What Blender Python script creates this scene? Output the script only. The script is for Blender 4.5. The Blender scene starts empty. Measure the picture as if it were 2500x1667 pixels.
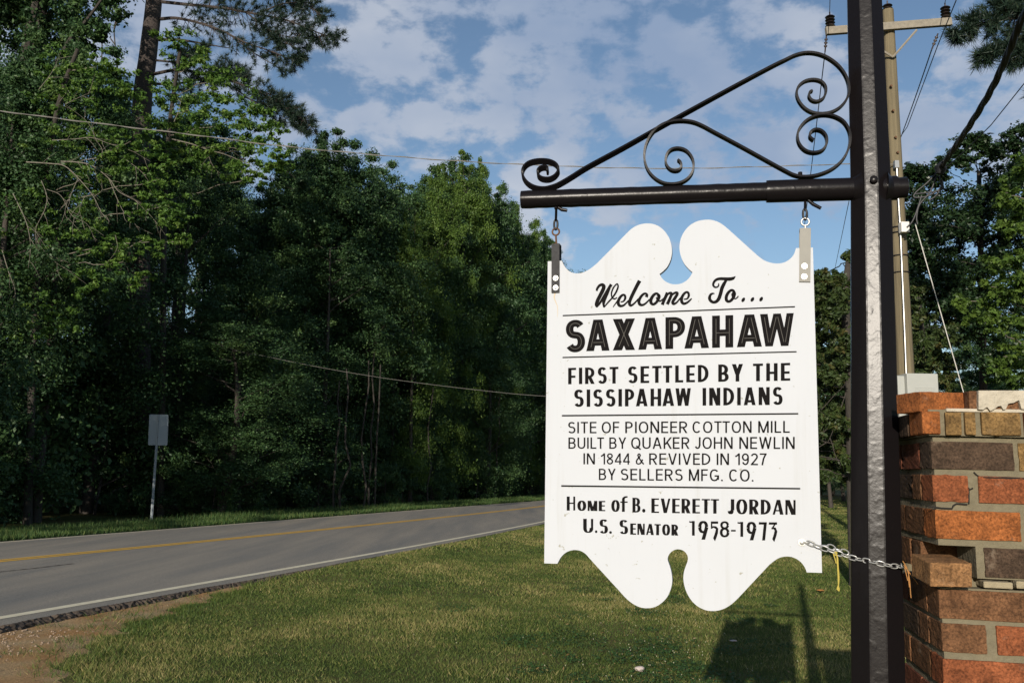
import bpy, bmesh, math, random
import numpy as np
from mathutils import Vector, Matrix

# ------------------------------------------------------------------ camera
SC = bpy.context.scene
COL = SC.collection
F = 2240.0                      # focal length in pixels of a 2500 px wide picture
PITCH = math.atan(317 / F)
ROLL = math.radians(.59)
CAMZ = 1.6
cam = bpy.data.cameras.new('camera')
cam.sensor_width = 36
cam.lens = F / 2500 * 36
cam.clip_start = .05
cam.clip_end = 4000
cam_ob = bpy.data.objects.new('camera', cam)
COL.objects.link(cam_ob)
cam_ob.matrix_world = (Matrix.Translation((0, 0, CAMZ)) @
                       Matrix.Rotation(math.pi / 2 + PITCH, 4, 'X') @ Matrix.Rotation(ROLL, 4, 'Z'))
SC.camera = cam_ob

# ------------------------------------------------------------------ light
SUN_AZ = math.radians(16.1)     # light travels towards +Y, a little to the right
SUN_EL = math.radians(14.8)
SUN_DIR = Vector((math.sin(SUN_AZ) * math.cos(SUN_EL), math.cos(SUN_AZ) * math.cos(SUN_EL), -math.sin(SUN_EL)))
sun = bpy.data.lights.new('sun', 'SUN')
sun.energy = 3.9
sun.angle = math.radians(.53)
sun.color = (1, .91, .79)
sun_ob = bpy.data.objects.new('sun', sun)
COL.objects.link(sun_ob)
sun_ob.rotation_euler = SUN_DIR.to_track_quat('-Z', 'Y').to_euler()
sun_ob.location = (0, -20, 30)

SC.view_settings.view_transform = 'Standard'
SC.view_settings.look = 'None'
SC.view_settings.exposure = .28
SC.view_settings.gamma = 1
SC.render.engine = 'CYCLES'
SC.cycles.max_bounces = 6
SC.cycles.diffuse_bounces = 3
SC.cycles.glossy_bounces = 3
SC.cycles.transmission_bounces = 3
SC.cycles.transparent_max_bounces = 4
SC.cycles.caustics_reflective = False
SC.cycles.caustics_refractive = False


def ray(px, py):
    """direction through a pixel of the 2500x1667 photograph"""
    u = (px - 1250) / F
    v = -(py - 833.5) / F
    c, s = math.cos(ROLL), math.sin(ROLL)
    u, v = u * c - v * s, u * s + v * c
    return Vector((u, math.cos(PITCH) - v * math.sin(PITCH), math.sin(PITCH) + v * math.cos(PITCH)))


CAM = Vector((0, 0, CAMZ))


def atY(px, py, y):
    d = ray(px, py)
    return CAM + d * (y / d.y)


def on_plane(px, py, p0, n):
    d = ray(px, py)
    return CAM + d * ((p0 - CAM).dot(n) / d.dot(n))


SLOPE = -.0075


def on_ground(px, py, dz=0.0):
    d = ray(px, py)
    t = (CAMZ - dz) / (SLOPE * d.y - d.z)
    return CAM + d * t


# ------------------------------------------------------------------ world: Nishita sky and drifting cumulus
world = bpy.data.worlds.new('World')
SC.world = world
world.use_nodes = True
nt = world.node_tree
for n_ in list(nt.nodes):
    nt.nodes.remove(n_)


def N(tree, kind, **kw):
    n = tree.nodes.new(kind)
    for k, v in kw.items():
        if k == 'inp':
            for kk, vv in v.items():
                n.inputs[kk].default_value = vv
        else:
            setattr(n, k, v)
    return n


def L(tree, a, b):
    tree.links.new(a, b)


out = N(nt, 'ShaderNodeOutputWorld')
sky = N(nt, 'ShaderNodeTexSky')
sky.sky_type = 'NISHITA'
sky.sun_disc = False
sky.sun_elevation = SUN_EL
sky.sun_rotation = math.atan2(-SUN_DIR.x, -SUN_DIR.y)
sky.altitude = 200
sky.air_density = 1.0
sky.dust_density = .4
sky.ozone_density = 2.2
hsv = N(nt, 'ShaderNodeHueSaturation', inp={'Saturation': .98, 'Value': 1.0})
L(nt, sky.outputs[0], hsv.inputs['Color'])
bg_sky = N(nt, 'ShaderNodeBackground', inp={'Strength': .093})
L(nt, hsv.outputs[0], bg_sky.inputs[0])
tc = N(nt, 'ShaderNodeTexCoord')
mp = N(nt, 'ShaderNodeMapping')
mp.inputs['Scale'].default_value = (1, 1, 1.7)
L(nt, tc.outputs['Generated'], mp.inputs[0])
nz = N(nt, 'ShaderNodeTexNoise', inp={'Scale': 15, 'Detail': 12, 'Roughness': .58, 'Distortion': .1})
L(nt, mp.outputs[0], nz.inputs['Vector'])
nz2 = N(nt, 'ShaderNodeTexNoise', inp={'Scale': 3.2, 'Detail': 5, 'Roughness': .55})
L(nt, mp.outputs[0], nz2.inputs['Vector'])
acc = None
CLOUDS = [(1270, 95, 4.6, .26), (1370, 120, 3.4, .18), (1010, 150, 3.6, .22), (855, 168, 1.2, .2), (940, 190, 2.6, .12),
          (1110, 262, 2.6, .2), (1065, 352, 1.9, .24), (985, 300, 2.0, .12), (1330, 360, 3.4, .24), (1430, 270, 4.6, .25), (1560, 180, 4.6, .24),
          (1680, 90, 4.5, .2), (1790, 40, 3.5, .14), (1560, 400, 4.5, .18), (1800, 300, 4.6, .2), (1950, 230, 3.5, .16), (1400, 480, 4, .16),
          (1300, 560, 3.5, .2), (1480, 560, 3.5, .14), (2290, 260, 5.0, .13), (2430, 240, 4.2, .1), (1890, 90, 3, .1), (880, 20, 5, .1), (1700, 620, 4, .08),
          (560, 90, 4.5, .12), (700, 300, 5, .1), (900, 345, 2.2, .16), (2200, 520, 4.5, .05), (1500, 30, 3.5, .08), (330, 60, 3, .18), (640, 210, 3, .1),
          (-600, 100, 14, .2), (3300, 300, 12, .2)]
for (px, py, deg, amp) in CLOUDS:
    d = ray(px, py).normalized()
    dp = N(nt, 'ShaderNodeVectorMath', operation='DOT_PRODUCT')
    L(nt, tc.outputs['Generated'], dp.inputs[0])
    dp.inputs[1].default_value = d
    mr = N(nt, 'ShaderNodeMapRange', interpolation_type='SMOOTHSTEP',
           inp={'From Min': math.cos(math.radians(deg * 1.25)), 'From Max': 1.0, 'To Min': 0.0, 'To Max': amp * .8})
    L(nt, dp.outputs['Value'], mr.inputs['Value'])
    if acc is None:
        acc = mr.outputs[0]
    else:
        ad = N(nt, 'ShaderNodeMath', operation='ADD')
        L(nt, acc, ad.inputs[0])
        L(nt, mr.outputs[0], ad.inputs[1])
        acc = ad.outputs[0]
cap = N(nt, 'ShaderNodeMath', operation='MINIMUM', inp={1: .13})
L(nt, acc, cap.inputs[0])
tot = N(nt, 'ShaderNodeMath', operation='ADD')
L(nt, cap.outputs[0], tot.inputs[0])
L(nt, nz.outputs[0], tot.inputs[1])
cm = N(nt, 'ShaderNodeMapRange', interpolation_type='SMOOTHSTEP',
       inp={'From Min': .53, 'From Max': .69, 'To Min': 0.0, 'To Max': .86})
L(nt, tot.outputs[0], cm.inputs['Value'])
cr = N(nt, 'ShaderNodeMapRange', inp={'From Min': .35, 'From Max': .68, 'To Min': 0, 'To Max': 1})
L(nt, nz2.outputs[0], cr.inputs['Value'])
cc = N(nt, 'ShaderNodeMix', data_type='RGBA')
cc.inputs[6].default_value = (.24, .31, .44, 1)
cc.inputs[7].default_value = (.47, .50, .56, 1)
L(nt, cr.outputs[0], cc.inputs[0])
bg_cl = N(nt, 'ShaderNodeBackground', inp={'Strength': 1.0})
L(nt, cc.outputs[2], bg_cl.inputs[0])
mix = N(nt, 'ShaderNodeMixShader')
L(nt, cm.outputs[0], mix.inputs[0])
L(nt, bg_sky.outputs[0], mix.inputs[1])
L(nt, bg_cl.outputs[0], mix.inputs[2])
L(nt, mix.outputs[0], out.inputs[0])

# ------------------------------------------------------------------ helpers


def tag(o, label=None, cat=None, group=None, kind=None):
    if label:
        o['label'] = label
    if cat:
        o['category'] = cat
    if group:
        o['group'] = group
    if kind:
        o['kind'] = kind
    return o


def empty(name, loc, label, cat, group=None):
    o = bpy.data.objects.new(name, None)
    o.empty_display_size = .2
    COL.objects.link(o)
    o.location = loc
    return tag(o, label, cat, group)


def root_loc(p):
    v = Vector((0, 0, 0))
    while p is not None:
        v += p.location
        p = p.parent
    return v


class MB:
    def __init__(s):
        s.v, s.f, s.t = [], [], []

    def add(s, vs, fs, t=0.0):
        b = len(s.v)
        s.v += [tuple(v) for v in vs]
        s.f += [tuple(i + b for i in f) for f in fs]
        s.t += [t] * len(fs)

    def box(s, c, ax, ay, az, hx, hy, hz, t=0.0):
        c = Vector(c)
        vs = [c + ax * (hx * i) + ay * (hy * j) + az * (hz * k) for k in (-1, 1) for j in (-1, 1) for i in (-1, 1)]
        s.add(vs, [(0, 2, 3, 1), (4, 5, 7, 6), (0, 1, 5, 4), (2, 6, 7, 3), (0, 4, 6, 2), (1, 3, 7, 5)], t)

    def tube(s, path, r, n=8, caps=True, t=0.0, closed=False, sx=1.0, up=None):
        path = [Vector(p) for p in path]
        m = len(path)
        rs = r if isinstance(r, (list, tuple, np.ndarray)) else [r] * m
        tn = []
        for i in range(m):
            if closed:
                d = path[(i + 1) % m] - path[i - 1]
            else:
                d = path[min(i + 1, m - 1)] - path[max(i - 1, 0)]
            tn.append(d.normalized() if d.length > 1e-9 else Vector((0, 0, 1)))
        a = Vector(up) if up is not None else (Vector((0, 0, 1)) if abs(tn[0].z) < .9 else Vector((1, 0, 0)))
        nrm = tn[0].cross(a).normalized()
        vs = []
        for i in range(m):
            if up is not None:
                nrm = tn[i].cross(Vector(up)).normalized()
            else:
                nrm = (nrm - tn[i] * nrm.dot(tn[i])).normalized()
            bn = tn[i].cross(nrm)
            for k in range(n):
                an = 2 * math.pi * k / n
                vs.append(path[i] + nrm * (math.cos(an) * rs[i]) + bn * (math.sin(an) * rs[i] * sx))
        fs = []
        for i in range(m if closed else m - 1):
            j = (i + 1) % m
            for k in range(n):
                k2 = (k + 1) % n
                fs.append((i * n + k, i * n + k2, j * n + k2, j * n + k))
        if caps and not closed:
            fs.append(tuple(range(n))[::-1])
            fs.append(tuple((m - 1) * n + k for k in range(n)))
        s.add(vs, fs, t)

    def bar(s, path, wn, depth, side):
        """flat bar: rectangular section, thickness wn in the plane, depth along 'side'"""
        path = [Vector(p) for p in path]
        m = len(path)
        vs = []
        sides = side if isinstance(side, list) else [side] * m
        for i in range(m):
            side = sides[i]
            d = (path[min(i + 1, m - 1)] - path[max(i - 1, 0)]).normalized()
            nn = d.cross(side).normalized()
            for (a, b) in ((-1, -1), (1, -1), (1, 1), (-1, 1)):
                vs.append(path[i] + nn * (a * wn / 2) + side * (b * depth / 2))
        fs = []
        for i in range(m - 1):
            for k in range(4):
                k2 = (k + 1) % 4
                fs.append((i * 4 + k, i * 4 + k2, i * 4 + 4 + k2, i * 4 + 4 + k))
        fs += [(3, 2, 1, 0), tuple((m - 1) * 4 + k for k in range(4))]
        s.add(vs, fs)

    def build(s, name, mat, parent=None, smooth=False, bevel=0, tint=False, rough=0):
        me = bpy.data.meshes.new(name)
        off = root_loc(parent)
        me.from_pydata([(v[0] - off.x, v[1] - off.y, v[2] - off.z) for v in s.v], [], s.f)
        if tint:
            at = me.attributes.new('tint', 'FLOAT', 'FACE')
            at.data.foreach_set('value', np.array(s.t, dtype=np.float32))
        bm = bmesh.new()
        bm.from_mesh(me)
        bmesh.ops.recalc_face_normals(bm, faces=bm.faces)
        if bevel:
            if rough:                              # chipped, hand-made edges
                bmesh.ops.subdivide_edges(bm, edges=[e for e in bm.edges if e.calc_length() > .06], cuts=7, use_grid_fill=True)
                rr_ = random.Random(len(bm.verts))
                for v in bm.verts:
                    v.co += Vector((rr_.uniform(-1, 1), rr_.uniform(-1, 1), rr_.uniform(-1, 1))) * rough * (1 if rr_.random() < .85 else 2.2)
            bmesh.ops.bevel(bm, geom=[e for e in bm.edges if len(e.link_faces) == 2 and e.calc_face_angle(0) > .9], offset=bevel, segments=2, affect='EDGES', profile=.6, clamp_overlap=True)
        bm.to_mesh(me)
        bm.free()
        if smooth:
            me.polygons.foreach_set('use_smooth', np.ones(len(me.polygons), dtype=bool))
            try:
                me.set_sharp_from_angle(angle=math.radians(50))
            except Exception:
                pass
        me.materials.append(mat)
        o = bpy.data.objects.new(name, me)
        COL.objects.link(o)
        if parent is not None:
            o.parent = parent
        return o


def np_mesh(name, verts, k, tint=None, mat=None, parent=None):
    """mesh of separate k-gons (k verts each) from a numpy array"""
    me = bpy.data.meshes.new(name)
    nv = len(verts)
    nf = nv // k
    me.vertices.add(nv)
    me.vertices.foreach_set('co', np.ascontiguousarray(verts, dtype=np.float32).ravel())
    me.loops.add(nv)
    me.loops.foreach_set('vertex_index', np.arange(nv, dtype=np.int32))
    me.polygons.add(nf)
    me.polygons.foreach_set('loop_start', np.arange(0, nv, k, dtype=np.int32))
    if tint is not None:
        at = me.attributes.new('tint', 'FLOAT', 'FACE')
        at.data.foreach_set('value', np.asarray(tint, dtype=np.float32))
    me.update()
    me.validate()
    if mat:
        me.materials.append(mat)
    o = bpy.data.objects.new(name, me)
    COL.objects.link(o)
    if parent is not None:
        o.parent = parent
    return o


def smooth_path(pts, n=6):
    """Catmull-Rom through 2-D or 3-D points"""
    P = [np.array(p, dtype=float) for p in pts]
    P = [2 * P[0] - P[1]] + P + [2 * P[-1] - P[-2]]
    out_ = []
    for i in range(1, len(P) - 2):
        for j in range(n):
            t = j / n
            a, b, c, d = P[i - 1], P[i], P[i + 1], P[i + 2]
            out_.append(.5 * (2 * b + (c - a) * t + (2 * a - 5 * b + 4 * c - d) * t * t + (3 * b - a - 3 * c + d) * t ** 3))
    out_.append(P[-2])
    return out_


# ------------------------------------------------------------------ materials
def mat(name):
    m = bpy.data.materials.new(name)
    m.use_nodes = True
    return m, m.node_tree, m.node_tree.nodes['Principled BSDF']


def simple(name, col, rough=.6, metal=0.0, noise=0.0, nscale=20.0, bump=0.0, bscale=60.0, spec=.5, bdist=.01, stretch=0):
    m, t, p = mat(name)
    p.inputs['Roughness'].default_value = rough
    p.inputs['Metallic'].default_value = metal
    p.inputs['Specular IOR Level'].default_value = spec
    co = N(t, 'ShaderNodeTexCoord')
    if stretch:                                    # grain runs along Z
        mpg = N(t, 'ShaderNodeMapping')
        mpg.inputs['Scale'].default_value = (1, 1, stretch)
        L(t, co.outputs['Object'], mpg.inputs[0])
        co = mpg
    vec = co.outputs[0] if stretch else co.outputs['Object']
    if noise:
        z = N(t, 'ShaderNodeTexNoise', inp={'Scale': nscale, 'Detail': 6, 'Roughness': .6})
        L(t, vec, z.inputs['Vector'])
        r = N(t, 'ShaderNodeMix', data_type='RGBA')
        r.inputs[6].default_value = tuple(c * (1 - noise) for c in col) + (1,)
        r.inputs[7].default_value = tuple(min(1, c * (1 + noise)) for c in col) + (1,)
        L(t, z.outputs[0], r.inputs[0])
        L(t, r.outputs[2], p.inputs['Base Color'])
    else:
        p.inputs['Base Color'].default_value = tuple(col) + (1,)
    if bump:
        z = N(t, 'ShaderNodeTexNoise', inp={'Scale': bscale, 'Detail': 4, 'Roughness': .55})
        L(t, vec, z.inputs['Vector'])
        b = N(t, 'ShaderNodeBump', inp={'Strength': bump, 'Distance': bdist})
        L(t, z.outputs[0], b.inputs['Height'])
        L(t, b.outputs[0], p.inputs['Normal'])
    return m


def foliage_mat(name, c0, c1, c2, transl=.25, rough=.5):
    """leaf colour varies leaf by leaf through the 'tint' face attribute"""
    m, t, p = mat(name)
    at = N(t, 'ShaderNodeAttribute', attribute_name='tint')
    rp = N(t, 'ShaderNodeValToRGB')
    rp.color_ramp.elements[0].color = c0 + (1,)
    rp.color_ramp.elements[1].color = c2 + (1,)
    e = rp.color_ramp.elements.new(.55)
    e.color = c1 + (1,)
    L(t, at.outputs['Fac'], rp.inputs[0])
    L(t, rp.outputs[0], p.inputs['Base Color'])
    p.inputs['Roughness'].default_value = rough
    p.inputs['Specular IOR Level'].default_value = .35
    if transl:
        tr = N(t, 'ShaderNodeBsdfTranslucent')
        L(t, rp.outputs[0], tr.inputs[0])
        mx = N(t, 'ShaderNodeMixShader', inp={0: transl})
        L(t, p.outputs[0], mx.inputs[1])
        L(t, tr.outputs[0], mx.inputs[2])
        o = [n for n in t.nodes if n.type == 'OUTPUT_MATERIAL'][0]
        L(t, mx.outputs[0], o.inputs[0])
    return m


M = {}
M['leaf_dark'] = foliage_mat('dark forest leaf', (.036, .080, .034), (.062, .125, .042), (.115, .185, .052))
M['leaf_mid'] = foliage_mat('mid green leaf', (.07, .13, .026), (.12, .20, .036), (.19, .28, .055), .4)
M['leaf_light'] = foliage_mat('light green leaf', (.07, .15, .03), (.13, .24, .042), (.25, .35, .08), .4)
M['leaf_shaded'] = foliage_mat('glossy leaf darkened for shade', (.014, .034, .014), (.024, .050, .018), (.05, .085, .026), .1, .38)  # shade on the big right-hand tree is put into this leaf colour
M['needle'] = foliage_mat('pine needle', (.014, .03, .022), (.022, .045, .028), (.045, .065, .03), .1)
M['cedar'] = foliage_mat('cedar foliage', (.030, .052, .016), (.05, .078, .02), (.105, .085, .028), .15)
M['bark'] = simple('grey brown bark', (.06, .05, .042), .9, noise=.5, nscale=9, bump=.8, bscale=25, bdist=.03)
M['bark_dark'] = simple('bark darkened for shade', (.045, .039, .032), .95, noise=.5, nscale=9, bump=.6, bscale=25, bdist=.03)  # shade on the trunks is put into the bark colour
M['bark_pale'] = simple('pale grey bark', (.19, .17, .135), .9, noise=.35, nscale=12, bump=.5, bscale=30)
M['pine_bark'] = simple('plated pine bark', (.06, .048, .042), .95, noise=.55, nscale=6, bump=1, bscale=14, bdist=.05)


def lawn_mat():
    m, t, p = mat('mown grass ground')
    g = N(t, 'ShaderNodeNewGeometry')
    n1 = N(t, 'ShaderNodeTexNoise', inp={'Scale': .55, 'Detail': 7, 'Roughness': .65})
    n2 = N(t, 'ShaderNodeTexNoise', inp={'Scale': 28, 'Detail': 5, 'Roughness': .7})
    L(t, g.outputs['Position'], n1.inputs['Vector'])
    L(t, g.outputs['Position'], n2.inputs['Vector'])
    a = N(t, 'ShaderNodeMix', data_type='RGBA')
    a.inputs[6].default_value = (.07, .09, .024, 1)
    a.inputs[7].default_value = (.22, .17, .07, 1)
    r = N(t, 'ShaderNodeMapRange', inp={'From Min': .42, 'From Max': .7})
    L(t, n1.outputs[0], r.inputs['Value'])
    L(t, r.outputs[0], a.inputs[0])
    b = N(t, 'ShaderNodeMix', data_type='RGBA', blend_type='MULTIPLY')
    b.inputs[0].default_value = .8
    r2 = N(t, 'ShaderNodeMapRange', inp={'From Min': .3, 'From Max': .7, 'To Min': .45, 'To Max': 1.25})
    L(t, n2.outputs[0], r2.inputs['Value'])
    L(t, a.outputs[2], b.inputs[6])
    L(t, r2.outputs[0], b.inputs[7])
    L(t, b.outputs[2], p.inputs['Base Color'])
    p.inputs['Roughness'].default_value = .95
    p.inputs['Specular IOR Level'].default_value = .1
    bp = N(t, 'ShaderNodeBump', inp={'Strength': .8, 'Distance': .03})
    L(t, n2.outputs[0], bp.inputs['Height'])
    L(t, bp.outputs[0], p.inputs['Normal'])
    return m


M['lawn'] = lawn_mat()
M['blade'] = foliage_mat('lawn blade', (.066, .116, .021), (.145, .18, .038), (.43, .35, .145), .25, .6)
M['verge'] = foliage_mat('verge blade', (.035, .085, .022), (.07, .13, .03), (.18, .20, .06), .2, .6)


def asphalt_mat(name, c0, c1):
    m, t, p = mat(name)
    g = N(t, 'ShaderNodeNewGeometry')
    mp_ = N(t, 'ShaderNodeMapping')
    mp_.inputs['Rotation'].default_value = (0, 0, math.radians(12.5))
    mp_.inputs['Scale'].default_value = (1.3, .12, 1)
    L(t, g.outputs['Position'], mp_.inputs[0])
    n1 = N(t, 'ShaderNodeTexNoise', inp={'Scale': 1.0, 'Detail': 5, 'Roughness': .6})
    L(t, mp_.outputs[0], n1.inputs['Vector'])
    n2 = N(t, 'ShaderNodeTexNoise', inp={'Scale': 70, 'Detail': 4, 'Roughness': .8})
    L(t, g.outputs['Position'], n2.inputs['Vector'])
    a = N(t, 'ShaderNodeMix', data_type='RGBA')
    a.inputs[6].default_value = c0 + (1,)
    a.inputs[7].default_value = c1 + (1,)
    r1 = N(t, 'ShaderNodeMapRange', inp={'From Min': .3, 'From Max': .7})
    L(t, n1.outputs[0], r1.inputs['Value'])
    L(t, r1.outputs[0], a.inputs[0])
    n3 = N(t, 'ShaderNodeTexNoise', inp={'Scale': 2.3, 'Detail': 8, 'Roughness': .72})
    mp3 = N(t, 'ShaderNodeMapping')
    mp3.inputs['Rotation'].default_value = (0, 0, math.radians(12.5))
    mp3.inputs['Scale'].default_value = (1.6, .55, 1)
    L(t, g.outputs['Position'], mp3.inputs[0])
    L(t, mp3.outputs[0], n3.inputs['Vector'])
    r3 = N(t, 'ShaderNodeMapRange', interpolation_type='SMOOTHSTEP', inp={'From Min': .64, 'From Max': .76, 'To Max': .6})
    L(t, n3.outputs[0], r3.inputs['Value'])
    a3 = N(t, 'ShaderNodeMix', data_type='RGBA')
    a3.inputs[7].default_value = tuple(c * .38 for c in c0) + (1,)
    L(t, r3.outputs[0], a3.inputs[0])
    L(t, a.outputs[2], a3.inputs[6])
    a = a3
    b = N(t, 'ShaderNodeMix', data_type='RGBA', blend_type='MULTIPLY')
    b.inputs[0].default_value = 1
    r2 = N(t, 'ShaderNodeMapRange', inp={'From Min': .3, 'From Max': .7, 'To Min': .45, 'To Max': 1.5})
    L(t, n2.outputs[0], r2.inputs['Value'])
    L(t, a.outputs[2], b.inputs[6])
    L(t, r2.outputs[0], b.inputs[7])
    L(t, b.outputs[2], p.inputs['Base Color'])
    p.inputs['Roughness'].default_value = .9
    p.inputs['Specular IOR Level'].default_value = .2
    bp = N(t, 'ShaderNodeBump', inp={'Strength': .5, 'Distance': .006})
    L(t, n2.outputs[0], bp.inputs['Height'])
    L(t, bp.outputs[0], p.inputs['Normal'])
    return m


M['asphalt'] = asphalt_mat('worn asphalt', (.225, .215, .19), (.37, .32, .25))
M['asphalt_edge'] = asphalt_mat('broken asphalt edge', (.06, .047, .038), (.15, .115, .088))
M['white_line'] = simple('worn white road paint', (.88, .70, .49), .85, noise=.35, nscale=9)
M['yellow_line'] = simple('yellow road paint', (.80, .44, .03), .8, noise=.25, nscale=6)


def dirt_mat():
    m, t, p = mat('bare clay and gravel')
    g = N(t, 'ShaderNodeNewGeometry')
    n1 = N(t, 'ShaderNodeTexNoise', inp={'Scale': 1.6, 'Detail': 6, 'Roughness': .65})
    n2 = N(t, 'ShaderNodeTexVoronoi', inp={'Scale': 38, 'Randomness': 1})
    L(t, g.outputs['Position'], n1.inputs['Vector'])
    L(t, g.outputs['Position'], n2.inputs['Vector'])
    a = N(t, 'ShaderNodeMix', data_type='RGBA')
    a.inputs[6].default_value = (.46, .255, .105, 1)
    a.inputs[7].default_value = (.50, .35, .19, 1)
    r = N(t, 'ShaderNodeMapRange', inp={'From Min': .38, 'From Max': .62})
    L(t, n1.outputs[0], r.inputs['Value'])
    L(t, r.outputs[0], a.inputs[0])
    n3 = N(t, 'ShaderNodeTexNoise', inp={'Scale': 45, 'Detail': 5, 'Roughness': .75})
    L(t, g.outputs['Position'], n3.inputs['Vector'])
    b = N(t, 'ShaderNodeMix', data_type='RGBA', blend_type='MULTIPLY')
    b.inputs[0].default_value = 1
    r2 = N(t, 'ShaderNodeMapRange', inp={'From Min': .3, 'From Max': .7, 'To Min': .55, 'To Max': 1.35})
    L(t, n3.outputs[0], r2.inputs['Value'])
    L(t, a.outputs[2], b.inputs[6])
    L(t, r2.outputs[0], b.inputs[7])
    L(t, b.outputs[2], p.inputs['Base Color'])
    p.inputs['Roughness'].default_value = .95
    p.inputs['Specular IOR Level'].default_value = .1
    bp = N(t, 'ShaderNodeBump', inp={'Strength': .9, 'Distance': .02})
    L(t, n3.outputs[0], bp.inputs['Height'])
    L(t, bp.outputs[0], p.inputs['Normal'])
    return m


M['dirt'] = dirt_mat()
M['gravel'] = simple('grey gravel stone', (.30, .22, .155), .9, noise=.5, nscale=8, bump=.4, bscale=60)


def iron_mat():
    """thick lumpy black gloss paint with runs and flaking patches"""
    m, t, p = mat('lumpy black gloss paint')
    co = N(t, 'ShaderNodeTexCoord')
    p.inputs['Base Color'].default_value = (.009, .0075, .008, 1)
    p.inputs['Roughness'].default_value = .28
    p.inputs['Specular IOR Level'].default_value = .17
    n1 = N(t, 'ShaderNodeTexNoise', inp={'Scale': 48, 'Detail': 3, 'Roughness': .55})
    n2 = N(t, 'ShaderNodeTexVoronoi', inp={'Scale': 60}, feature='SMOOTH_F1')
    n3 = N(t, 'ShaderNodeTexNoise', inp={'Scale': 22, 'Detail': 2})
    for n in (n1, n2, n3):
        L(t, co.outputs['Object'], n.inputs['Vector'])
    r = N(t, 'ShaderNodeMapRange', interpolation_type='SMOOTHSTEP', inp={'From Min': .45, 'From Max': .6})
    L(t, n3.outputs[0], r.inputs['Value'])
    mu = N(t, 'ShaderNodeMath', operation='MULTIPLY')
    L(t, n2.outputs['Distance'], mu.inputs[0])
    L(t, r.outputs[0], mu.inputs[1])
    ad = N(t, 'ShaderNodeMath', operation='MULTIPLY_ADD', inp={1: .7})
    L(t, n1.outputs[0], ad.inputs[0])
    L(t, mu.outputs[0], ad.inputs[2])
    n5 = N(t, 'ShaderNodeTexNoise', inp={'Scale': 170, 'Detail': 2, 'Roughness': .6})
    L(t, co.outputs['Object'], n5.inputs['Vector'])
    ad2 = N(t, 'ShaderNodeMath', operation='MULTIPLY_ADD', inp={1: .3})
    L(t, n5.outputs[0], ad2.inputs[0])
    L(t, ad.outputs[0], ad2.inputs[2])
    ad = ad2
    b = N(t, 'ShaderNodeBump', inp={'Strength': .33, 'Distance': .0015})
    L(t, ad.outputs[0], b.inputs['Height'])
    L(t, b.outputs[0], p.inputs['Normal'])
    return m


M['iron'] = iron_mat()
M['steel'] = simple('bare galvanised steel', (.55, .53, .49), .38, metal=.9, noise=.15, nscale=60)
M['chrome'] = simple('bright zinc', (.50, .50, .48), .35, metal=.5)
M['rust'] = simple('rusty iron', (.14, .07, .035), .75, metal=.3, noise=.5, nscale=60)
M['grey_strap'] = simple('weathered grey metal', (.30, .29, .26), .6, noise=.12, nscale=30, spec=.15)
M['black_strap'] = simple('black painted strap', (.05, .05, .052), .7, noise=.5, nscale=90, spec=.2, bump=.4, bscale=120, bdist=.001)
M['scroll'] = simple('black gloss scroll paint', (.009, .008, .009), .3, spec=.11, bump=.25, bscale=70, bdist=.0012)


def board_mat():
    m, t, p = mat('white sign board')
    g = N(t, 'ShaderNodeNewGeometry')
    n1 = N(t, 'ShaderNodeTexNoise', inp={'Scale': 55, 'Detail': 3, 'Roughness': .6})
    n2 = N(t, 'ShaderNodeTexNoise', inp={'Scale': 6, 'Detail': 4, 'Roughness': .6})
    L(t, g.outputs['Position'], n1.inputs['Vector'])
    L(t, g.outputs['Position'], n2.inputs['Vector'])
    r = N(t, 'ShaderNodeMapRange', interpolation_type='SMOOTHSTEP', inp={'From Min': .68, 'From Max': .73, 'To Max': .75})
    L(t, n1.outputs[0], r.inputs['Value'])
    a = N(t, 'ShaderNodeMix', data_type='RGBA')
    a.inputs[6].default_value = (.56, .58, .615, 1)
    a.inputs[7].default_value = (.53, .55, .58, 1)
    L(t, n2.outputs[0], a.inputs[0])
    ms = N(t, 'ShaderNodeMapping')
    ms.inputs['Scale'].default_value = (38, 38, 1.6)
    L(t, g.outputs['Position'], ms.inputs[0])
    n4 = N(t, 'ShaderNodeTexNoise', inp={'Scale': 1.0, 'Detail': 5, 'Roughness': .65})
    L(t, ms.outputs[0], n4.inputs['Vector'])
    n5 = N(t, 'ShaderNodeTexNoise', inp={'Scale': 2.6, 'Detail': 4, 'Roughness': .6})
    L(t, g.outputs['Position'], n5.inputs['Vector'])
    sm_ = N(t, 'ShaderNodeMath', operation='MULTIPLY')
    q4 = N(t, 'ShaderNodeMapRange', interpolation_type='SMOOTHSTEP', inp={'From Min': .5, 'From Max': .72, 'To Max': .34})
    q5 = N(t, 'ShaderNodeMapRange', interpolation_type='SMOOTHSTEP', inp={'From Min': .42, 'From Max': .62})
    L(t, n4.outputs[0], q4.inputs['Value'])
    L(t, n5.outputs[0], q5.inputs['Value'])
    L(t, q4.outputs[0], sm_.inputs[0])
    L(t, q5.outputs[0], sm_.inputs[1])
    a_ = N(t, 'ShaderNodeMix', data_type='RGBA')
    a_.inputs[7].default_value = (.44, .44, .42, 1)
    L(t, sm_.outputs[0], a_.inputs[0])
    L(t, a.outputs[2], a_.inputs[6])
    a = a_
    b = N(t, 'ShaderNodeMix', data_type='RGBA')
    b.inputs[7].default_value = (.30, .29, .22, 1)
    L(t, r.outputs[0], b.inputs[0])
    L(t, a.outputs[2], b.inputs[6])
    L(t, b.outputs[2], p.inputs['Base Color'])
    p.inputs['Roughness'].default_value = .7
    p.inputs['Specular IOR Level'].default_value = .12
    return m


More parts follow.
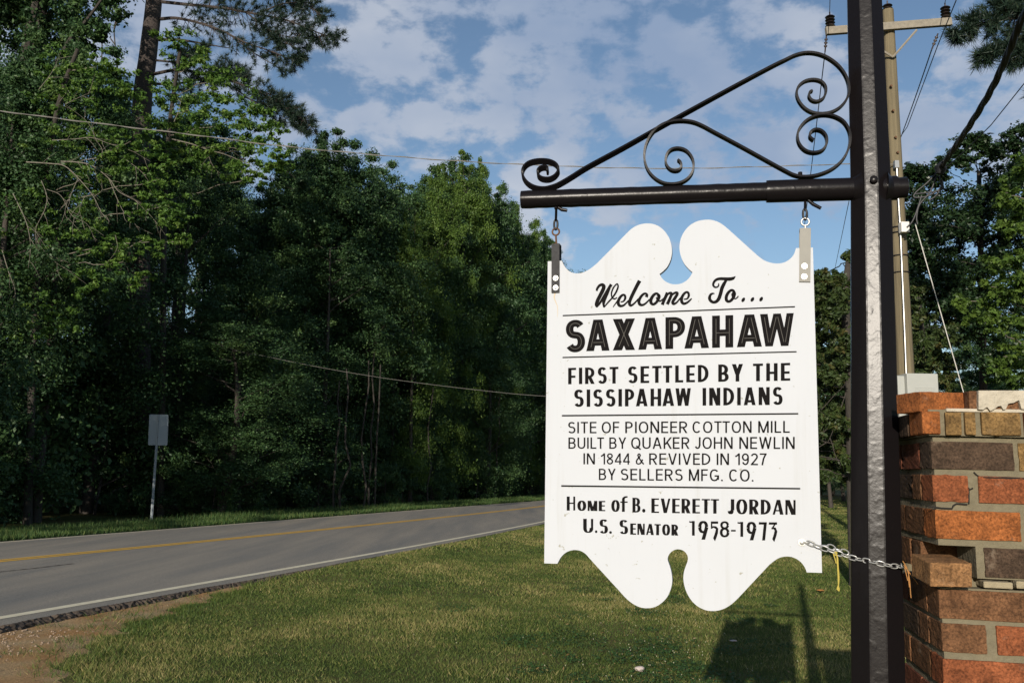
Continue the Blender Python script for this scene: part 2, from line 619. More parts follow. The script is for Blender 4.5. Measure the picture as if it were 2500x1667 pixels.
M['board'] = board_mat()
M['letter'] = simple('black letter paint', (.009, .008, .008), .85, spec=.08)
M['letter_mid'] = simple('worn black letter paint', (.014, .013, .012), .85, spec=.08)
M['groove'] = simple('worn groove line', (.11, .105, .095), .8, spec=.1)
M['rust_stain'] = simple('faint rust stain', (.52, .43, .31), .6)


def brick_mat():
    m, t, p = mat('old red brick')
    co = N(t, 'ShaderNodeTexCoord')
    at = N(t, 'ShaderNodeAttribute', attribute_name='tint')
    rp = N(t, 'ShaderNodeValToRGB')
    cr_ = rp.color_ramp
    cr_.interpolation = 'CONSTANT'
    cols = [(0, (.066, .042, .027)), (.15, (.145, .07, .033)), (.3, (.25, .13, .055)), (.45, (.22, .070, .028)), (.6, (.27, .09, .026)),
            (.75, (.20, .12, .045)), (.88, (.16, .055, .03))]
    cr_.elements[0].color = cols[0][1] + (1,)
    cr_.elements[1].position = cols[1][0]
    cr_.elements[1].color = cols[1][1] + (1,)
    for ps, c in cols[2:]:
        e = cr_.elements.new(ps)
        e.color = c + (1,)
    L(t, at.outputs['Fac'], rp.inputs[0])
    n1 = N(t, 'ShaderNodeTexNoise', inp={'Scale': 22, 'Detail': 7, 'Roughness': .65})
    n2 = N(t, 'ShaderNodeTexNoise', inp={'Scale': 180, 'Detail': 4, 'Roughness': .7})
    n3 = N(t, 'ShaderNodeTexNoise', inp={'Scale': 13, 'Detail': 6, 'Roughness': .7})
    for n in (n1, n2, n3):
        L(t, co.outputs['Object'], n.inputs['Vector'])
    r1 = N(t, 'ShaderNodeMapRange', inp={'From Min': .3, 'From Max': .7, 'To Min': .5, 'To Max': 1.4})
    L(t, n1.outputs[0], r1.inputs['Value'])
    a = N(t, 'ShaderNodeMix', data_type='RGBA', blend_type='MULTIPLY')
    a.inputs[0].default_value = 1
    L(t, rp.outputs[0], a.inputs[6])
    L(t, r1.outputs[0], a.inputs[7])
    r2 = N(t, 'ShaderNodeMapRange', inp={'From Min': .35, 'From Max': .65, 'To Min': .5, 'To Max': 1.4})
    L(t, n2.outputs[0], r2.inputs['Value'])
    a2 = N(t, 'ShaderNodeMix', data_type='RGBA', blend_type='MULTIPLY')
    a2.inputs[0].default_value = 1
    L(t, a.outputs[2], a2.inputs[6])
    L(t, r2.outputs[0], a2.inputs[7])
    r3 = N(t, 'ShaderNodeMapRange', interpolation_type='SMOOTHSTEP', inp={'From Min': .58, 'From Max': .74, 'To Max': .5})
    L(t, n3.outputs[0], r3.inputs['Value'])
    a3 = N(t, 'ShaderNodeMix', data_type='RGBA')
    a3.inputs[7].default_value = (.36, .28, .20, 1)
    L(t, r3.outputs[0], a3.inputs[0])
    L(t, a2.outputs[2], a3.inputs[6])
    L(t, a3.outputs[2], p.inputs['Base Color'])
    p.inputs['Roughness'].default_value = .9
    p.inputs['Specular IOR Level'].default_value = .2
    ad = N(t, 'ShaderNodeMath', operation='ADD')
    L(t, n1.outputs[0], ad.inputs[0])
    L(t, n2.outputs[0], ad.inputs[1])
    b = N(t, 'ShaderNodeBump', inp={'Strength': .5, 'Distance': .004})
    L(t, ad.outputs[0], b.inputs['Height'])
    L(t, b.outputs[0], p.inputs['Normal'])
    return m


M['brick'] = brick_mat()
M['mortar'] = simple('grey sandy mortar', (.175, .15, .095), .95, noise=.35, nscale=40, bump=.9, bscale=90, bdist=.006)
M['mortar_tan'] = simple('cracked tan mortar', (.30, .25, .16), .95, noise=.4, nscale=30, bump=.9, bscale=60, bdist=.008)
M['mortar_pale'] = simple('pale lime mortar', (.47, .42, .33), .95, noise=.3, nscale=26, bump=.9, bscale=60, bdist=.008)
M['wood_pole'] = simple('weathered pole timber', (.165, .135, .080), .92, noise=.75, nscale=22, bump=1, bscale=34, stretch=.04)
M['wood_arm'] = simple('pale crossarm timber', (.26, .23, .18), .9, noise=.45, nscale=14, bump=.6, bscale=30)
M['cable'] = simple('black cable sheath', (.012, .012, .014), .55)
M['wire'] = simple('dull aluminium wire', (.21, .20, .18), .6)
M['wire_dark'] = simple('weathered dark conductor', (.035, .035, .038), .5, metal=.2)
M['porcelain'] = simple('brown insulator glaze', (.06, .045, .04), .3)
M['cabinet'] = simple('pale grey cabinet paint', (.40, .41, .38), .55, noise=.08, nscale=6)
M['white_plastic'] = simple('white plastic', (.75, .73, .68), .5)
M['sign_back'] = simple('bare aluminium sign back', (.32, .37, .40), .7, metal=.0, noise=.12, nscale=20)
M['sign_post'] = simple('galvanised channel post', (.28, .32, .34), .7, metal=.0, noise=.2, nscale=30)
M['twine'] = simple('yellow twine', (.45, .36, .07), .8)
M['dry_needle'] = simple('dry pine needle', (.42, .20, .06), .8)
M['dry_leaf'] = simple('dry orange leaf', (.45, .20, .05), .8, noise=.3, nscale=40)
M['stone'] = simple('pale pink stone', (.50, .42, .38), .85, noise=.25, nscale=30)

# ------------------------------------------------------------------ ground and road
RN = [(-5.38, 10.02), (-5.11, 11.08), (-4.73, 12.28), (-4.32, 14.02), (-3.71, 15.54), (-2.95, 17.53), (-1.99, 21.88), (-0.35, 27.54), (1.21, 33.55)]
RY = [(-8.86, 16.35), (-8.32, 17.88), (-7.8, 20.12), (-6.92, 22.33), (-5.98, 24.92), (-4.76, 28.06), (-3.15, 34.38), (-0.57, 43.87), (1.87, 51.84)]
RF = [(-11.33, 20.82), (-10.75, 23.06), (-9.94, 25.56), (-8.91, 28.67), (-7.7, 32.01), (-6.29, 37.0), (-4.14, 45.1), (-0.74, 55.9), (2.35, 64.99)]


def fitline(pts, deg=2):
    p = np.array(pts)
    c = np.polyfit(p[:, 1], p[:, 0], deg)
    d = np.polyder(c)
    lo, hi = p[0, 1], p[-1, 1]

    def f(y):
        y = np.asarray(y, dtype=float)
        r = np.polyval(c, np.clip(y, lo, hi))
        r = r + np.where(y < lo, (y - lo) * .235, 0) + np.where(y > hi, (y - hi) * .225, 0)
        return r
    return f


xn, xy, xf = fitline(RN), fitline(RY), fitline(RF)
ROAD_DZ = .08


def sstep(a, b, x):
    t = np.clip((np.asarray(x, dtype=float) - a) / (b - a), 0, 1)
    return t * t * (3 - 2 * t)


def base_z(y):
    return SLOPE * np.clip(y, -40, 110)


def edge_near(y):
    return xn(y) + .36


def edge_far(y):
    return xf(y) - .22


def gz(x, y):
    x = np.asarray(x, dtype=float)
    y = np.asarray(y, dtype=float)
    b = base_z(y)
    d = x - edge_near(y)
    rise = .066 * (1 - sstep(.1, 2.2, d)) * sstep(12, 17, y) * sstep(-1.0, -.35, d)
    e = edge_far(y) - x
    far = .066 * sstep(-1.0, -.3, e) + .02 * np.clip(e - 3.5, 0, 40)
    und = .02 * np.sin(x * .9 + .5) * np.sin(y * .7) * sstep(.6, 3, d)
    return b + rise + far + np.where(d > 0, und, 0)


def axis(lims):
    a = []
    for lo, hi, st in lims:
        a += list(np.arange(lo, hi, st))
    return np.array(a + [lims[-1][1]])


gx = axis([(-900, -100, 80), (-100, -30, 6), (-30, -16, .8), (-16, 12, .25), (12, 40, 1), (40, 120, 8), (120, 900, 80)])
gy = axis([(-600, -60, 60), (-60, 0, 4), (0, 30, .25), (30, 80, 1), (80, 130, 4), (130, 1500, 100)])
XX, YY = np.meshgrid(gx, gy)
ZZ = gz(XX, YY)
me = bpy.data.meshes.new('lawn')
nx, ny = len(gx), len(gy)
vs = np.stack([XX.ravel(), YY.ravel(), ZZ.ravel()], 1)
ii = np.arange(nx * ny).reshape(ny, nx)
q = np.stack([ii[:-1, :-1], ii[:-1, 1:], ii[1:, 1:], ii[1:, :-1]], -1).reshape(-1, 4)
me.from_pydata(vs.tolist(), [], q.tolist())
me.polygons.foreach_set('use_smooth', np.ones(len(me.polygons), dtype=bool))
me.materials.append(M['lawn'])
lawn = bpy.data.objects.new('lawn', me)
COL.objects.link(lawn)
tag(lawn, kind='structure')

rng = np.random.default_rng(5)
ys = np.concatenate([np.arange(-40, 4, 1.5), np.arange(4, 24, .03), np.arange(24, 60, .5), np.arange(60, 200, 3)])
zs = base_z(ys) + ROAD_DZ
jit = rng.normal(0, .006, len(ys)) + .03 * np.sin(ys * 2.1) * np.sin(ys * .83)
en = edge_near(ys) + jit
ef = edge_far(ys) + rng.normal(0, .02, len(ys))
mb = MB()
V_ = []
for i in range(len(ys)):
    c = float(xy(ys[i]))
    V_ += [(en[i], ys[i], zs[i]), (c, ys[i], zs[i] + .012), (ef[i], ys[i], zs[i]), (ef[i] - .08, ys[i], zs[i] - .14)]
fs = []
for i in range(len(ys) - 1):
    for k in range(3):
        fs.append((i * 4 + k, i * 4 + 4 + k, i * 4 + 5 + k, i * 4 + 1 + k))
mb.add(V_, fs)
road = tag(mb.build('road', M['asphalt']), kind='structure')
# crumbling side of the asphalt slab
mb = MB()
V_ = []
for i in range(len(ys)):
    prof = ((0, 0), (.014, -.008), (.034, -.022), (.050, -.040), (.062, -.060), (.078, -.082), (.10, -.105))
    for q, (a, b) in enumerate(prof):
        g_ = 0 if q == 0 else .010
        V_.append((en[i] + a + rng.normal(0, g_), ys[i] + rng.uniform(-.01, .01) * (q > 0), zs[i] + b + rng.normal(0, g_ * .8)))
fs = []
for i in range(len(ys) - 1):
    for k in range(6):
        fs.append((i * 7 + k, i * 7 + 1 + k, i * 7 + 8 + k, i * 7 + 7 + k))
mb.add(V_, fs)
tag(mb.build('road_edge', M['asphalt_edge']), kind='structure')


def stripe(name, fx, w, m, dz=.004):
    mb = MB()
    V_ = []
    for i, y in enumerate(ys):
        x = float(fx(y))
        c, nn, ff = float(xy(y)), en[i], ef[i]

        def rz(xx):
            return zs[i] + .012 * (1 - min(1, abs(xx - c) / (abs(nn - c) if xx > c else abs(ff - c))))
        V_ += [(x - w / 2, y, rz(x - w / 2) + dz), (x + w / 2, y, rz(x + w / 2) + dz)]
    fs = [(i * 2, i * 2 + 1, i * 2 + 3, i * 2 + 2) for i in range(len(ys) - 1)]
    mb.add(V_, fs)
    return tag(mb.build(name, m), kind='structure')


stripe('edge_line', lambda y: xn(y), .165, M['white_line'])
stripe('edge_line', lambda y: xf(y), .12, M['white_line'])
stripe('centre_line', lambda y: xy(y) - .115, .14, M['yellow_line'])
stripe('centre_line', lambda y: xy(y) + .115, .14, M['yellow_line'])

# a tar-filled seam in the near lane
mb = MB()
sp_ = [Vector(p) for p in smooth_path([tuple(on_ground(x, y, .1)) for x, y in ((-60, 1400), (0, 1394), (60, 1388), (120, 1381), (180, 1374))], 8)]
V_ = []
for i, p in enumerate(sp_):
    w = .018 + .009 * math.sin(i * 1.7)
    d_ = (sp_[min(i + 1, len(sp_) - 1)] - sp_[max(i - 1, 0)]).normalized()
    sd_ = Vector((-d_.y, d_.x, 0)) * w
    zz_ = float(base_z(p.y)) + ROAD_DZ + .016
    V_ += [(p.x - sd_.x, p.y - sd_.y, zz_), (p.x + sd_.x, p.y + sd_.y, zz_)]
mb.add(V_, [(i * 2, i * 2 + 1, i * 2 + 3, i * 2 + 2) for i in range(len(sp_) - 1)])
tag(mb.build('tar_seam', M['asphalt_edge']), kind='structure')

# bare dirt shoulder between slab and lawn
DB = [(90, 1720), (165, 1667), (172, 1632), (195, 1596), (255, 1566), (292, 1537), (372, 1508), (490, 1470), (590, 1434), (650, 1412)]
db = [on_ground(*p) for p in DB]
db = [Vector((db[0].x - .4, 5, 0))] + db
dby = np.array([p.y for p in db])
dbx = np.array([p.x for p in db])
o_ = np.argsort(dby)
dby, dbx = dby[o_], dbx[o_]


def dirt_edge(y):
    y = np.asarray(y, dtype=float)
    return np.interp(y, dby, dbx) + .10 * np.sin(y * 5.3) + .06 * np.sin(y * 13.1 + 1)


mb = MB()
V_ = []
yy = np.arange(5, float(dby[-1]), .1)
for y in yy:
    a = float(edge_near(y)) - .1
    b = max(a + .02, float(dirt_edge(y)))
    for k in range(9):
        x = a + (b - a) * k / 8
        V_.append((x, y, float(gz(x, y)) + (.012 if k < 8 else -.004) + .008 * math.sin(x * 9 + y * 4) * math.sin(y * 7)))
fs = [(i * 9 + k, i * 9 + 1 + k, i * 9 + 10 + k, i * 9 + 9 + k) for i in range(len(yy) - 1) for k in range(8)]
mb.add(V_, fs)
tag(mb.build('dirt_shoulder', M['dirt'], smooth=True), kind='structure')

# gravel: far too many stones to count
random.seed(3)
mb = MB()
for i in range(800):
    y = random.uniform(6.3, 9.8) if i < 600 else random.uniform(7, 15)
    a, b = float(edge_near(y)) + .1, float(dirt_edge(y))
    x = a + (b - a) * random.random() ** 1.2 * (.7 if i < 600 else 1)
    r = random.uniform(.004, .015) * (1 if i < 600 else .5)
    c = Vector((x, y, float(gz(x, y)) + .012 + r * .25))
    ring = [c + Vector((math.cos(t) * r * random.uniform(.7, 1.2), math.sin(t) * r * random.uniform(.7, 1.2), -r * .3)) for t in (0, 1.05, 2.1, 3.14, 4.2, 5.25)]
    top = [c + (p - c) * .55 + Vector((0, 0, r * random.uniform(.5, .8))) for p in ring]
    mb.add(ring + top, [(k, (k + 1) % 6, 6 + (k + 1) % 6, 6 + k) for k in range(6)] + [(6, 7, 8, 9, 10, 11)])
tag(mb.build('gravel', M['gravel']), kind='stuff')


# ------------------------------------------------------------------ grass
def blades(name, x, y, z, h, w, tint, m, lean=.45, seed=1):
    r = np.random.default_rng(seed)
    n = len(x)
    a = r.uniform(0, 2 * np.pi, n)
    la = r.uniform(0, 2 * np.pi, n)
    le = h * np.abs(r.normal(lean, .3, n))
    dx, dy = np.cos(a) * w / 2, np.sin(a) * w / 2
    b = np.stack([x, y, z], 1)
    v0 = b + np.stack([-dx, -dy, np.zeros(n)], 1)
    v1 = b + np.stack([dx, dy, np.zeros(n)], 1)
    v2 = b + np.stack([np.cos(la) * le, np.sin(la) * le, h], 1)
    vs = np.stack([v0, v1, v2], 1).reshape(-1, 3)
    return np_mesh(name, vs, 3, tint, m)


def patch(x, y):
    return (np.sin(x * 1.3 + .7 * np.sin(y * .9)) * np.sin(y * 1.1 + 1.3 * np.sin(x * .6)) + .6 * np.sin(x * 3.1 + y * 2.2) * np.sin(y * 3.7 - x * 1.4)
            + .45 * np.sin(x * 7.3 - y * 5.1) * np.sin(y * 8.3 + x * 2.7))


rng = np.random.default_rng(11)
X, Y, H_, W_, T_ = [], [], [], [], []
for (y0, y1, dens, h, w) in ((6.2, 9.5, 4000, .034, .0065), (9.5, 13, 3200, .036, .008), (13, 20, 1500, .04, .011), (20, 32, 600, .045, .017),
                             (32, 54, 200, .05, .032), (54, 100, 50, .06, .06)):
    xa, xb = -.62 * y1, min(.62 * y1, 30)
    n = int((xb - xa) * (y1 - y0) * dens)
    x = rng.uniform(xa, xb, n)
    y = rng.uniform(y0, y1, n)
    de = np.where(y < dby[-1], dirt_edge(y), -99)
    e = edge_near(y)
    keep = (x > e + .03) & ((x > de) | (rng.random(n) < .03 * (1 + 2 * (patch(x * 2, y * 2) > .8)))) & (np.abs(x) < .66 * y + 1)
    x, y = x[keep], y[keep]
    n = len(x)
    pt = patch(x, y)
    de = np.where(y < dby[-1], dirt_edge(y), -99)
    tuft = np.exp(-((x - de) / .35) ** 2) * (y < 15)
    X.append(x)
    Y.append(y)
    H_.append(h * rng.uniform(.45, 1.25, n) * (1 + .22 * pt + 1.1 * tuft * (rng.random(n) < .6)))
    W_.append(w * rng.uniform(.6, 1.3, n))
    T_.append(np.clip((.36 + .24 * pt + .13 * np.sin(x * .8 + 1) * np.sin(y * .55) + rng.normal(0, .2, n) + (rng.random(n) < .2) * .4) - .25 * tuft, 0, 1))
X, Y, H_, W_, T_ = [np.concatenate(q) for q in (X, Y, H_, W_, T_)]
tag(blades('grass', X, Y, gz(X, Y) - .004, H_ * .95, W_, T_, M['blade'], .7, 2), 'short mown lawn grass with dry straw patches', None, kind='stuff')

# coarse tufts straggling over the bare dirt
tx, ty, th, tw, tt = [], [], [], [], []
for (px, py, n, rad) in ((300, 1512, 130, .22), (262, 1535, 130, .2), (215, 1590, 150, .24), (175, 1622, 110, .2), (235, 1562, 90, .2), (340, 1500, 70, .2), (110, 1648, 45, .12), (35, 1600, 40, .13), (125, 1533, 22, .1), (190, 1568, 30, .12),
                         (60, 1530, 24, .12), (400, 1488, 60, .22), (460, 1466, 60, .25), (200, 1504, 25, .2), (280, 1478, 30, .3), (330, 1466, 30, .3), (120, 1600, 30, .15)):
    c = on_ground(px, py)
    a = rng.uniform(0, 6.28, n)
    q = rad * 1.3 * np.sqrt(rng.random(n))
    tx.append(c.x + q * np.cos(a) * 1.4)
    ty.append(c.y + q * np.sin(a))
    th.append(rng.uniform(.03, .10, n))
    tw.append(rng.uniform(.006, .011, n))
    tt.append(np.clip(rng.normal(.12, .12, n) + (rng.random(n) < .1) * .8, 0, 1))
tx, ty, th, tw, tt = [np.concatenate(q) for q in (tx, ty, th, tw, tt)]
tag(blades('grass_tufts', tx, ty, gz(tx, ty), th, tw, tt, M['blade'], .9, 7), kind='stuff')

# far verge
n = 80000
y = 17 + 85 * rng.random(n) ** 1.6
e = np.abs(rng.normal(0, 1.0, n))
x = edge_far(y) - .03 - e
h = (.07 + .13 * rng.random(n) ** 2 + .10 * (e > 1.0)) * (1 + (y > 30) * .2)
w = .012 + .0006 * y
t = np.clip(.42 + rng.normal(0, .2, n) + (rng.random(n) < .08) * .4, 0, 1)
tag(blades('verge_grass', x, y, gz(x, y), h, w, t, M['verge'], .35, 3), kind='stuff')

# broad-leaved weeds and clover spreading in the thin turf under the board
cl = []
for i in range(46):
    p = on_ground(random.gauss(1560, 190), random.uniform(1440, 1680))
    cl.append((p.x, p.y, random.uniform(.08, .3)))
wv, wt_ = [], []
for (x0, y0_, r_) in cl:
    n = int(900 * r_)
    a = rng.uniform(0, 6.28, n)
    q = r_ * np.sqrt(rng.random(n))
    x, y = x0 + q * np.cos(a), y0_ + q * np.sin(a) * 1.5
    z = gz(x, y) + rng.uniform(.018, .038, n)
    t = rng.uniform(0, 6.28, n)
    sz = rng.uniform(.006, .014, n)
    e1 = np.stack([np.cos(t), np.sin(t), rng.normal(0, .35, n)], 1) * sz[:, None]
    e2 = np.stack([-np.sin(t), np.cos(t), rng.normal(0, .35, n)], 1) * sz[:, None] * .8
    c = np.stack([x, y, z], 1)
    wv.append(np.stack([c - e1, c + e2, c + e1, c - e2], 1).reshape(-1, 3))
    wt_.append(np.clip(rng.normal(.15, .15, n), 0, 1))
tag(np_mesh('clover_patches', np.concatenate(wv), 4, np.concatenate(wt_), M['verge']), kind='stuff')
# dry leaf and straw scraps
n = 420
lp = [on_ground(random.gauss(1600, 210), random.uniform(1400, 1690)) for _ in range(n)]
x, y = np.array([p.x for p in lp]), np.array([p.y for p in lp])
z = gz(x, y) + rng.uniform(.02, .04, n)
t = rng.uniform(0, 6.28, n)
sz = rng.uniform(.006, .02, n)[:, None]
e1 = np.stack([np.cos(t), np.sin(t), rng.normal(0, .4, n)], 1) * sz
e2 = np.stack([-np.sin(t), np.cos(t), rng.normal(0, .4, n)], 1) * sz * .4
c = np.stack([x, y, z], 1)
tag(np_mesh('leaf_litter', np.stack([c - e1, c + e2, c + e1, c - e2], 1).reshape(-1, 3), 4, np.clip(rng.normal(.5, .3, n), 0, 1), foliage_mat('dry leaf scrap', (.10, .055, .02), (.22, .14, .05), (.36, .29, .17), .1, .8)), kind='stuff')
# clover heads and straw litter on the lawn
mb = MB()
for i in range(190):
    if i < 150:
        p = on_ground(random.gauss(1620, 130), random.uniform(1420, 1667))
    else:
        p = on_ground(random.uniform(600, 2050), random.uniform(1400, 1667))
    x, y = p.x, p.y
    if x < float(edge_near(y)) + .5:
        continue
    r = random.uniform(.003, .006)
    c = Vector((x, y, float(gz(x, y)) + random.uniform(.03, .05)))
    mb.tube([c - Vector((0, 0, r)), c, c + Vector((0, 0, r))], [r * .5, r, r * .4], 5)
tag(mb.build('clover_flowers', simple('clover flower', (.34, .33, .22), .8)), kind='stuff')

# ------------------------------------------------------------------ the sign post and its bracket
PY = 2.45
zv = Vector((0, 0, 1))
pc = atY(2127, 461, PY)                       # where arm and post cross
e_arm = Vector((-math.cos(math.radians(10)), math.sin(math.radians(10)), 0))
n_arm = Vector((math.sin(math.radians(10)), math.cos(math.radians(10)), 0))

pbase = Vector((atY(2150, 1667, 2.42).x - .02, 2.405, float(gz(.95, 2.4)) - .05))
sp = empty('sign_post', (pbase.x, pbase.y, pbase.z), 'black painted octagonal iron post with a horizontal arm and curled scrollwork', 'sign post')
nf = Vector((-math.sin(math.radians(18.6)), -math.cos(math.radians(18.6)), 0))
ef_ = Vector((-nf.y, nf.x, 0))
if ef_.x < 0:
    ef_ = -ef_


def post_ring(c, w):
    a, b = w / 6, w / 2
    g = .004
    pts = []
    base = [(-a, b), (a, b), (b, a), (b, -a), (a, -b), (-a, -b), (-b, -a), (-b, a)]
    for i, (u, v) in enumerate(base):            # each corner softened by thick paint
        pu, pv = base[i - 1]
        nu, nv = base[(i + 1) % 8]
        for (qu, qv, s) in ((pu, pv, 1), (None, None, 0), (nu, nv, 1)):
            if s:
                l = math.hypot(qu - u, qv - v)
                pts.append((u + (qu - u) * g / l, v + (qv - v) * g / l))
            else:
                pts.append((u * .995, v * .995))
    return [c + ef_ * u + nf * v for u, v in pts]


mb = MB()
rings = []
py_w = [(0, 84), (461, 96), (950, 106), (1667, 121)]
levels = [(-.06, None)] + [(t, None) for t in np.linspace(0.02, 1, 24)]
axis_pts = []
for pyx, cxp in ((1667, 2143), (1250, 2137), (833, 2131.5), (461, 2125.5), (0, 2110)):
    yv = np.interp(pyx, [0, 1667], [2.478, 2.42])
    axis_pts.append(atY(cxp, pyx, float(yv)))
wid = [118 * 2.42 / F * 1.0, 111.5 * 2.43 / F, 103 * 2.44 / F, 95.5 * 2.45 / F, 84.5 * 2.46 / F]
d0 = axis_pts[0] - axis_pts[1]
d0 = d0 / abs(d0.z)
bot = axis_pts[0] + d0 * (axis_pts[0].z - pbase.z)
d1 = axis_pts[4] - axis_pts[3]
d1 = d1 / abs(d1.z)
topp = axis_pts[4] + d1 * (3.2 - axis_pts[4].z)
sp.location = (bot.x, bot.y, pbase.z)
allp = [bot] + axis_pts + [topp]
allw = [wid[0] * 1.05] + wid + [wid[4] * .97]
vs_ = []
nring = 24
for p, w in zip(allp, allw):
    vs_ += post_ring(p, w)
fs = [(i * nring + k, i * nring + (k + 1) % nring, (i + 1) * nring + (k + 1) % nring, (i + 1) * nring + k) for i in range(len(allp) - 1) for k in range(nring)]
fs.append(tuple((len(allp) - 1) * nring + k for k in range(nring)))
mb.add(vs_, fs)
mb.build('pole', M['iron'], sp)
mb = MB()
mb.tube([topp + zv * d for d in (-.005, .012, .03, .05, .075, .09)], [.05, .052, .03, .034, .026, .004], 12)
mb.build('finial', M['iron'], sp, smooth=True)


def armp(px, py, off=0.0):
    return on_plane(px, py, pc + n_arm * off, n_arm)


aL, aJ, aR = armp(1273, 488), armp(1871, 468), armp(2213, 458)
mb = MB()
# pipe with a slightly lumpy surface
path, rad = [], []
random.seed(8)
for i in range(30):
    t = i / 29
    path.append(aL.lerp(aJ, t * 1.02))
    rad.append(.0262 + random.uniform(-.0005, .0007))
mb.tube(path, rad, 24)
arm = mb.build('arm', M['iron'], sp, smooth=True)
mb = MB()
mb.tube([aJ, aJ.lerp(aR, .02), aJ.lerp(aR, .5), aJ.lerp(aR, .9)], [.031, .0315, .0315, .0315], 24)
mb.build('sleeve', M['iron'], arm, smooth=True)
mb = MB()
q0 = armp(2173, 460)
mb.tube([q0, q0.lerp(aR, .4)], [.0335, .0335], 24)
mb.tube([q0.lerp(aR, .4), aR, aR + (aR - q0) * .02], [.0285, .0285, .027], 24)
mb.build('end_cap', M['iron'], arm, smooth=True)
# welded fillet where arm meets the post
mb = MB()
for (x0, x1) in ((2080, 2100), (2178, 2160)):
    a, b = armp(x0, 463), armp(x1, 462)
    mb.tube([a, a.lerp(b, .5), b], [.0325, .038, .048], 20)
mb.build('weld_collar', M['iron'], sp, smooth=True)
mb = MB()
bc = atY(2133, 440, PY) + nf * .05
bc = on_plane(2133, 440, allp[4] + nf * (allw[4] / 2), nf)
mb.tube([bc - nf * .003, bc + nf * .009, bc + nf * .0105], [.0105, .0105, .009], 14)
mb.build('bolt', M['iron'], sp, smooth=True)


def Z3(x, y):
    return (1250 + x / 2.352, 100 + y / 2.352)


SCROLL_A = [(203, 757), (205, 738), (190, 729), (165, 734), (149, 752), (152, 778), (175, 795), (215, 797), (250, 778), (268, 745), (250, 712), (205, 694), (145, 693), (95, 707),
            (66, 737), (61, 775), (85, 817), (130, 845), (185, 853), (235, 842), (275, 825), (340, 787), (440, 725), (640, 617), (830, 510), (1080, 372), (1330, 236), (1500, 146), (1570, 112), (1625, 86), (1685, 72),
            (1745, 76), (1805, 97), (1863, 137), (1905, 187), (1929, 243), (1933, 300), (1915, 347), (1880, 386), (1832, 412), (1780, 421), (1726, 415), (1680, 390), (1647, 350),
            (1633, 305), (1645, 265), (1680, 236), (1728, 226), (1772, 236), (1798, 265), (1800, 302), (1784, 335), (1750, 351), (1720, 344), (1704, 322), (1709, 299), (1724, 290)]
SCROLL_B = [(952, 687), (968, 702), (972, 727), (955, 746), (924, 748), (896, 730), (882, 697), (890, 655), (915, 628), (955, 620), (998, 633), (1030, 668), (1043, 712), (1034, 760), (1005, 797), (962, 819),
            (910, 825), (862, 816), (815, 787), (780, 744), (762, 690), (762, 632), (780, 575), (815, 522), (862, 486), (918, 467), (980, 462), (1040, 470), (1095, 492), (1160, 527), (1330, 618),
            (1480, 701), (1570, 750), (1615, 772), (1660, 782), (1710, 781), (1765, 770), (1830, 743), (1885, 700), (1922, 645), (1940, 580), (1935, 522), (1905, 470), (1857, 440),
            (1802, 428), (1746, 434), (1692, 460), (1652, 504), (1638, 550), (1650, 598), (1686, 634), (1735, 645), (1780, 632), (1805, 595), (1803, 552), (1777, 521), (1741, 513), (1713, 530), (1710, 556), (1730, 574)]
for pts in (SCROLL_A, SCROLL_B):
    sm = smooth_path(pts, 5)
    mb = MB()
    sd_ = []
    for k in range(len(sm)):
        w_ = float(1 - sstep(90, 150, k)) * .75 if pts is SCROLL_A else .12      # the outer curl is twisted, its flat shows
        sd_.append((n_arm - zv * w_).normalized())
    mb.bar([armp(*Z3(*p)) for p in sm], .0062, .019, sd_)
    mb.build('scroll_bar', M['scroll'], sp)
mb = MB()
s0 = armp(*Z3(1655, 770))
mb.tube([s0 - zv * .006, s0 + zv * .008], [.006, .006], 6)
mb.build('nut', M['iron'], sp)

# ------------------------------------------------------------------ the white board
s_ang = math.radians(14.6)
e_s = Vector((math.cos(s_ang), -math.sin(s_ang), 0))
n_s = Vector((-math.sin(s_ang), -math.cos(s_ang), 0))      # towards the road user
S0 = armp(1660, 475)
S0 = Vector((S0.x, S0.y, 0))


def R1(x, y):
    return (1300 + x / 3.136, 500 + y / 3.136)


def R2(x, y):
    return (1300 + x / 3.136, 1000 + y / 3.136)


def sgn(px, py, off=0.0):
    return on_plane(px, py, S0 + n_s * off, n_s)


def seg(curve, a):
    return smooth_path(curve, a)


O = []
O += [R1(117, 433), R1(225, 428)]
O += [R1(*p) for p in smooth_path([(225, 428), (233, 448), (248, 474), (271, 500), (300, 518), (335, 525), (372, 522), (412, 507), (450, 484), (492, 450)], 4)][1:]
O += [R1(*p) for p in smooth_path([(722, 218), (752, 189), (790, 164), (831, 149), (876, 143), (925, 148), (970, 167), (1011, 202), (1045, 252), (1063, 308), (1068, 362), (1059, 416), (1036, 468), (1008, 501), (973, 530)], 4)]
O += [R1(*p) for p in smooth_path([(973, 530), (992, 563), (1022, 589), (1060, 605), (1099, 609), (1140, 602), (1179, 580), (1208, 549), (1225, 517)], 4)][1:]
O += [R1(*p) for p in smooth_path([(1225, 517), (1195, 490), (1161, 449), (1136, 393), (1125, 330), (1134, 265), (1160, 209), (1200, 162), (1250, 131), (1305, 117), (1360, 115), (1411, 128), (1456, 152), (1500, 188)], 4)][1:]
O += [R1(*p) for p in smooth_path([(1722, 388), (1765, 420), (1811, 440), (1861, 449), (1910, 446), (1951, 430), (1984, 403), (2005, 371), (2017, 332)], 4)]
O += [R1(2147, 327), R2(2217, 1247)]
O += [R2(*p) for p in smooth_path([(2100, 1243), (2085, 1205), (2055, 1165), (2011, 1135), (1961, 1122), (1911, 1126), (1866, 1145), (1815, 1184)], 4)]
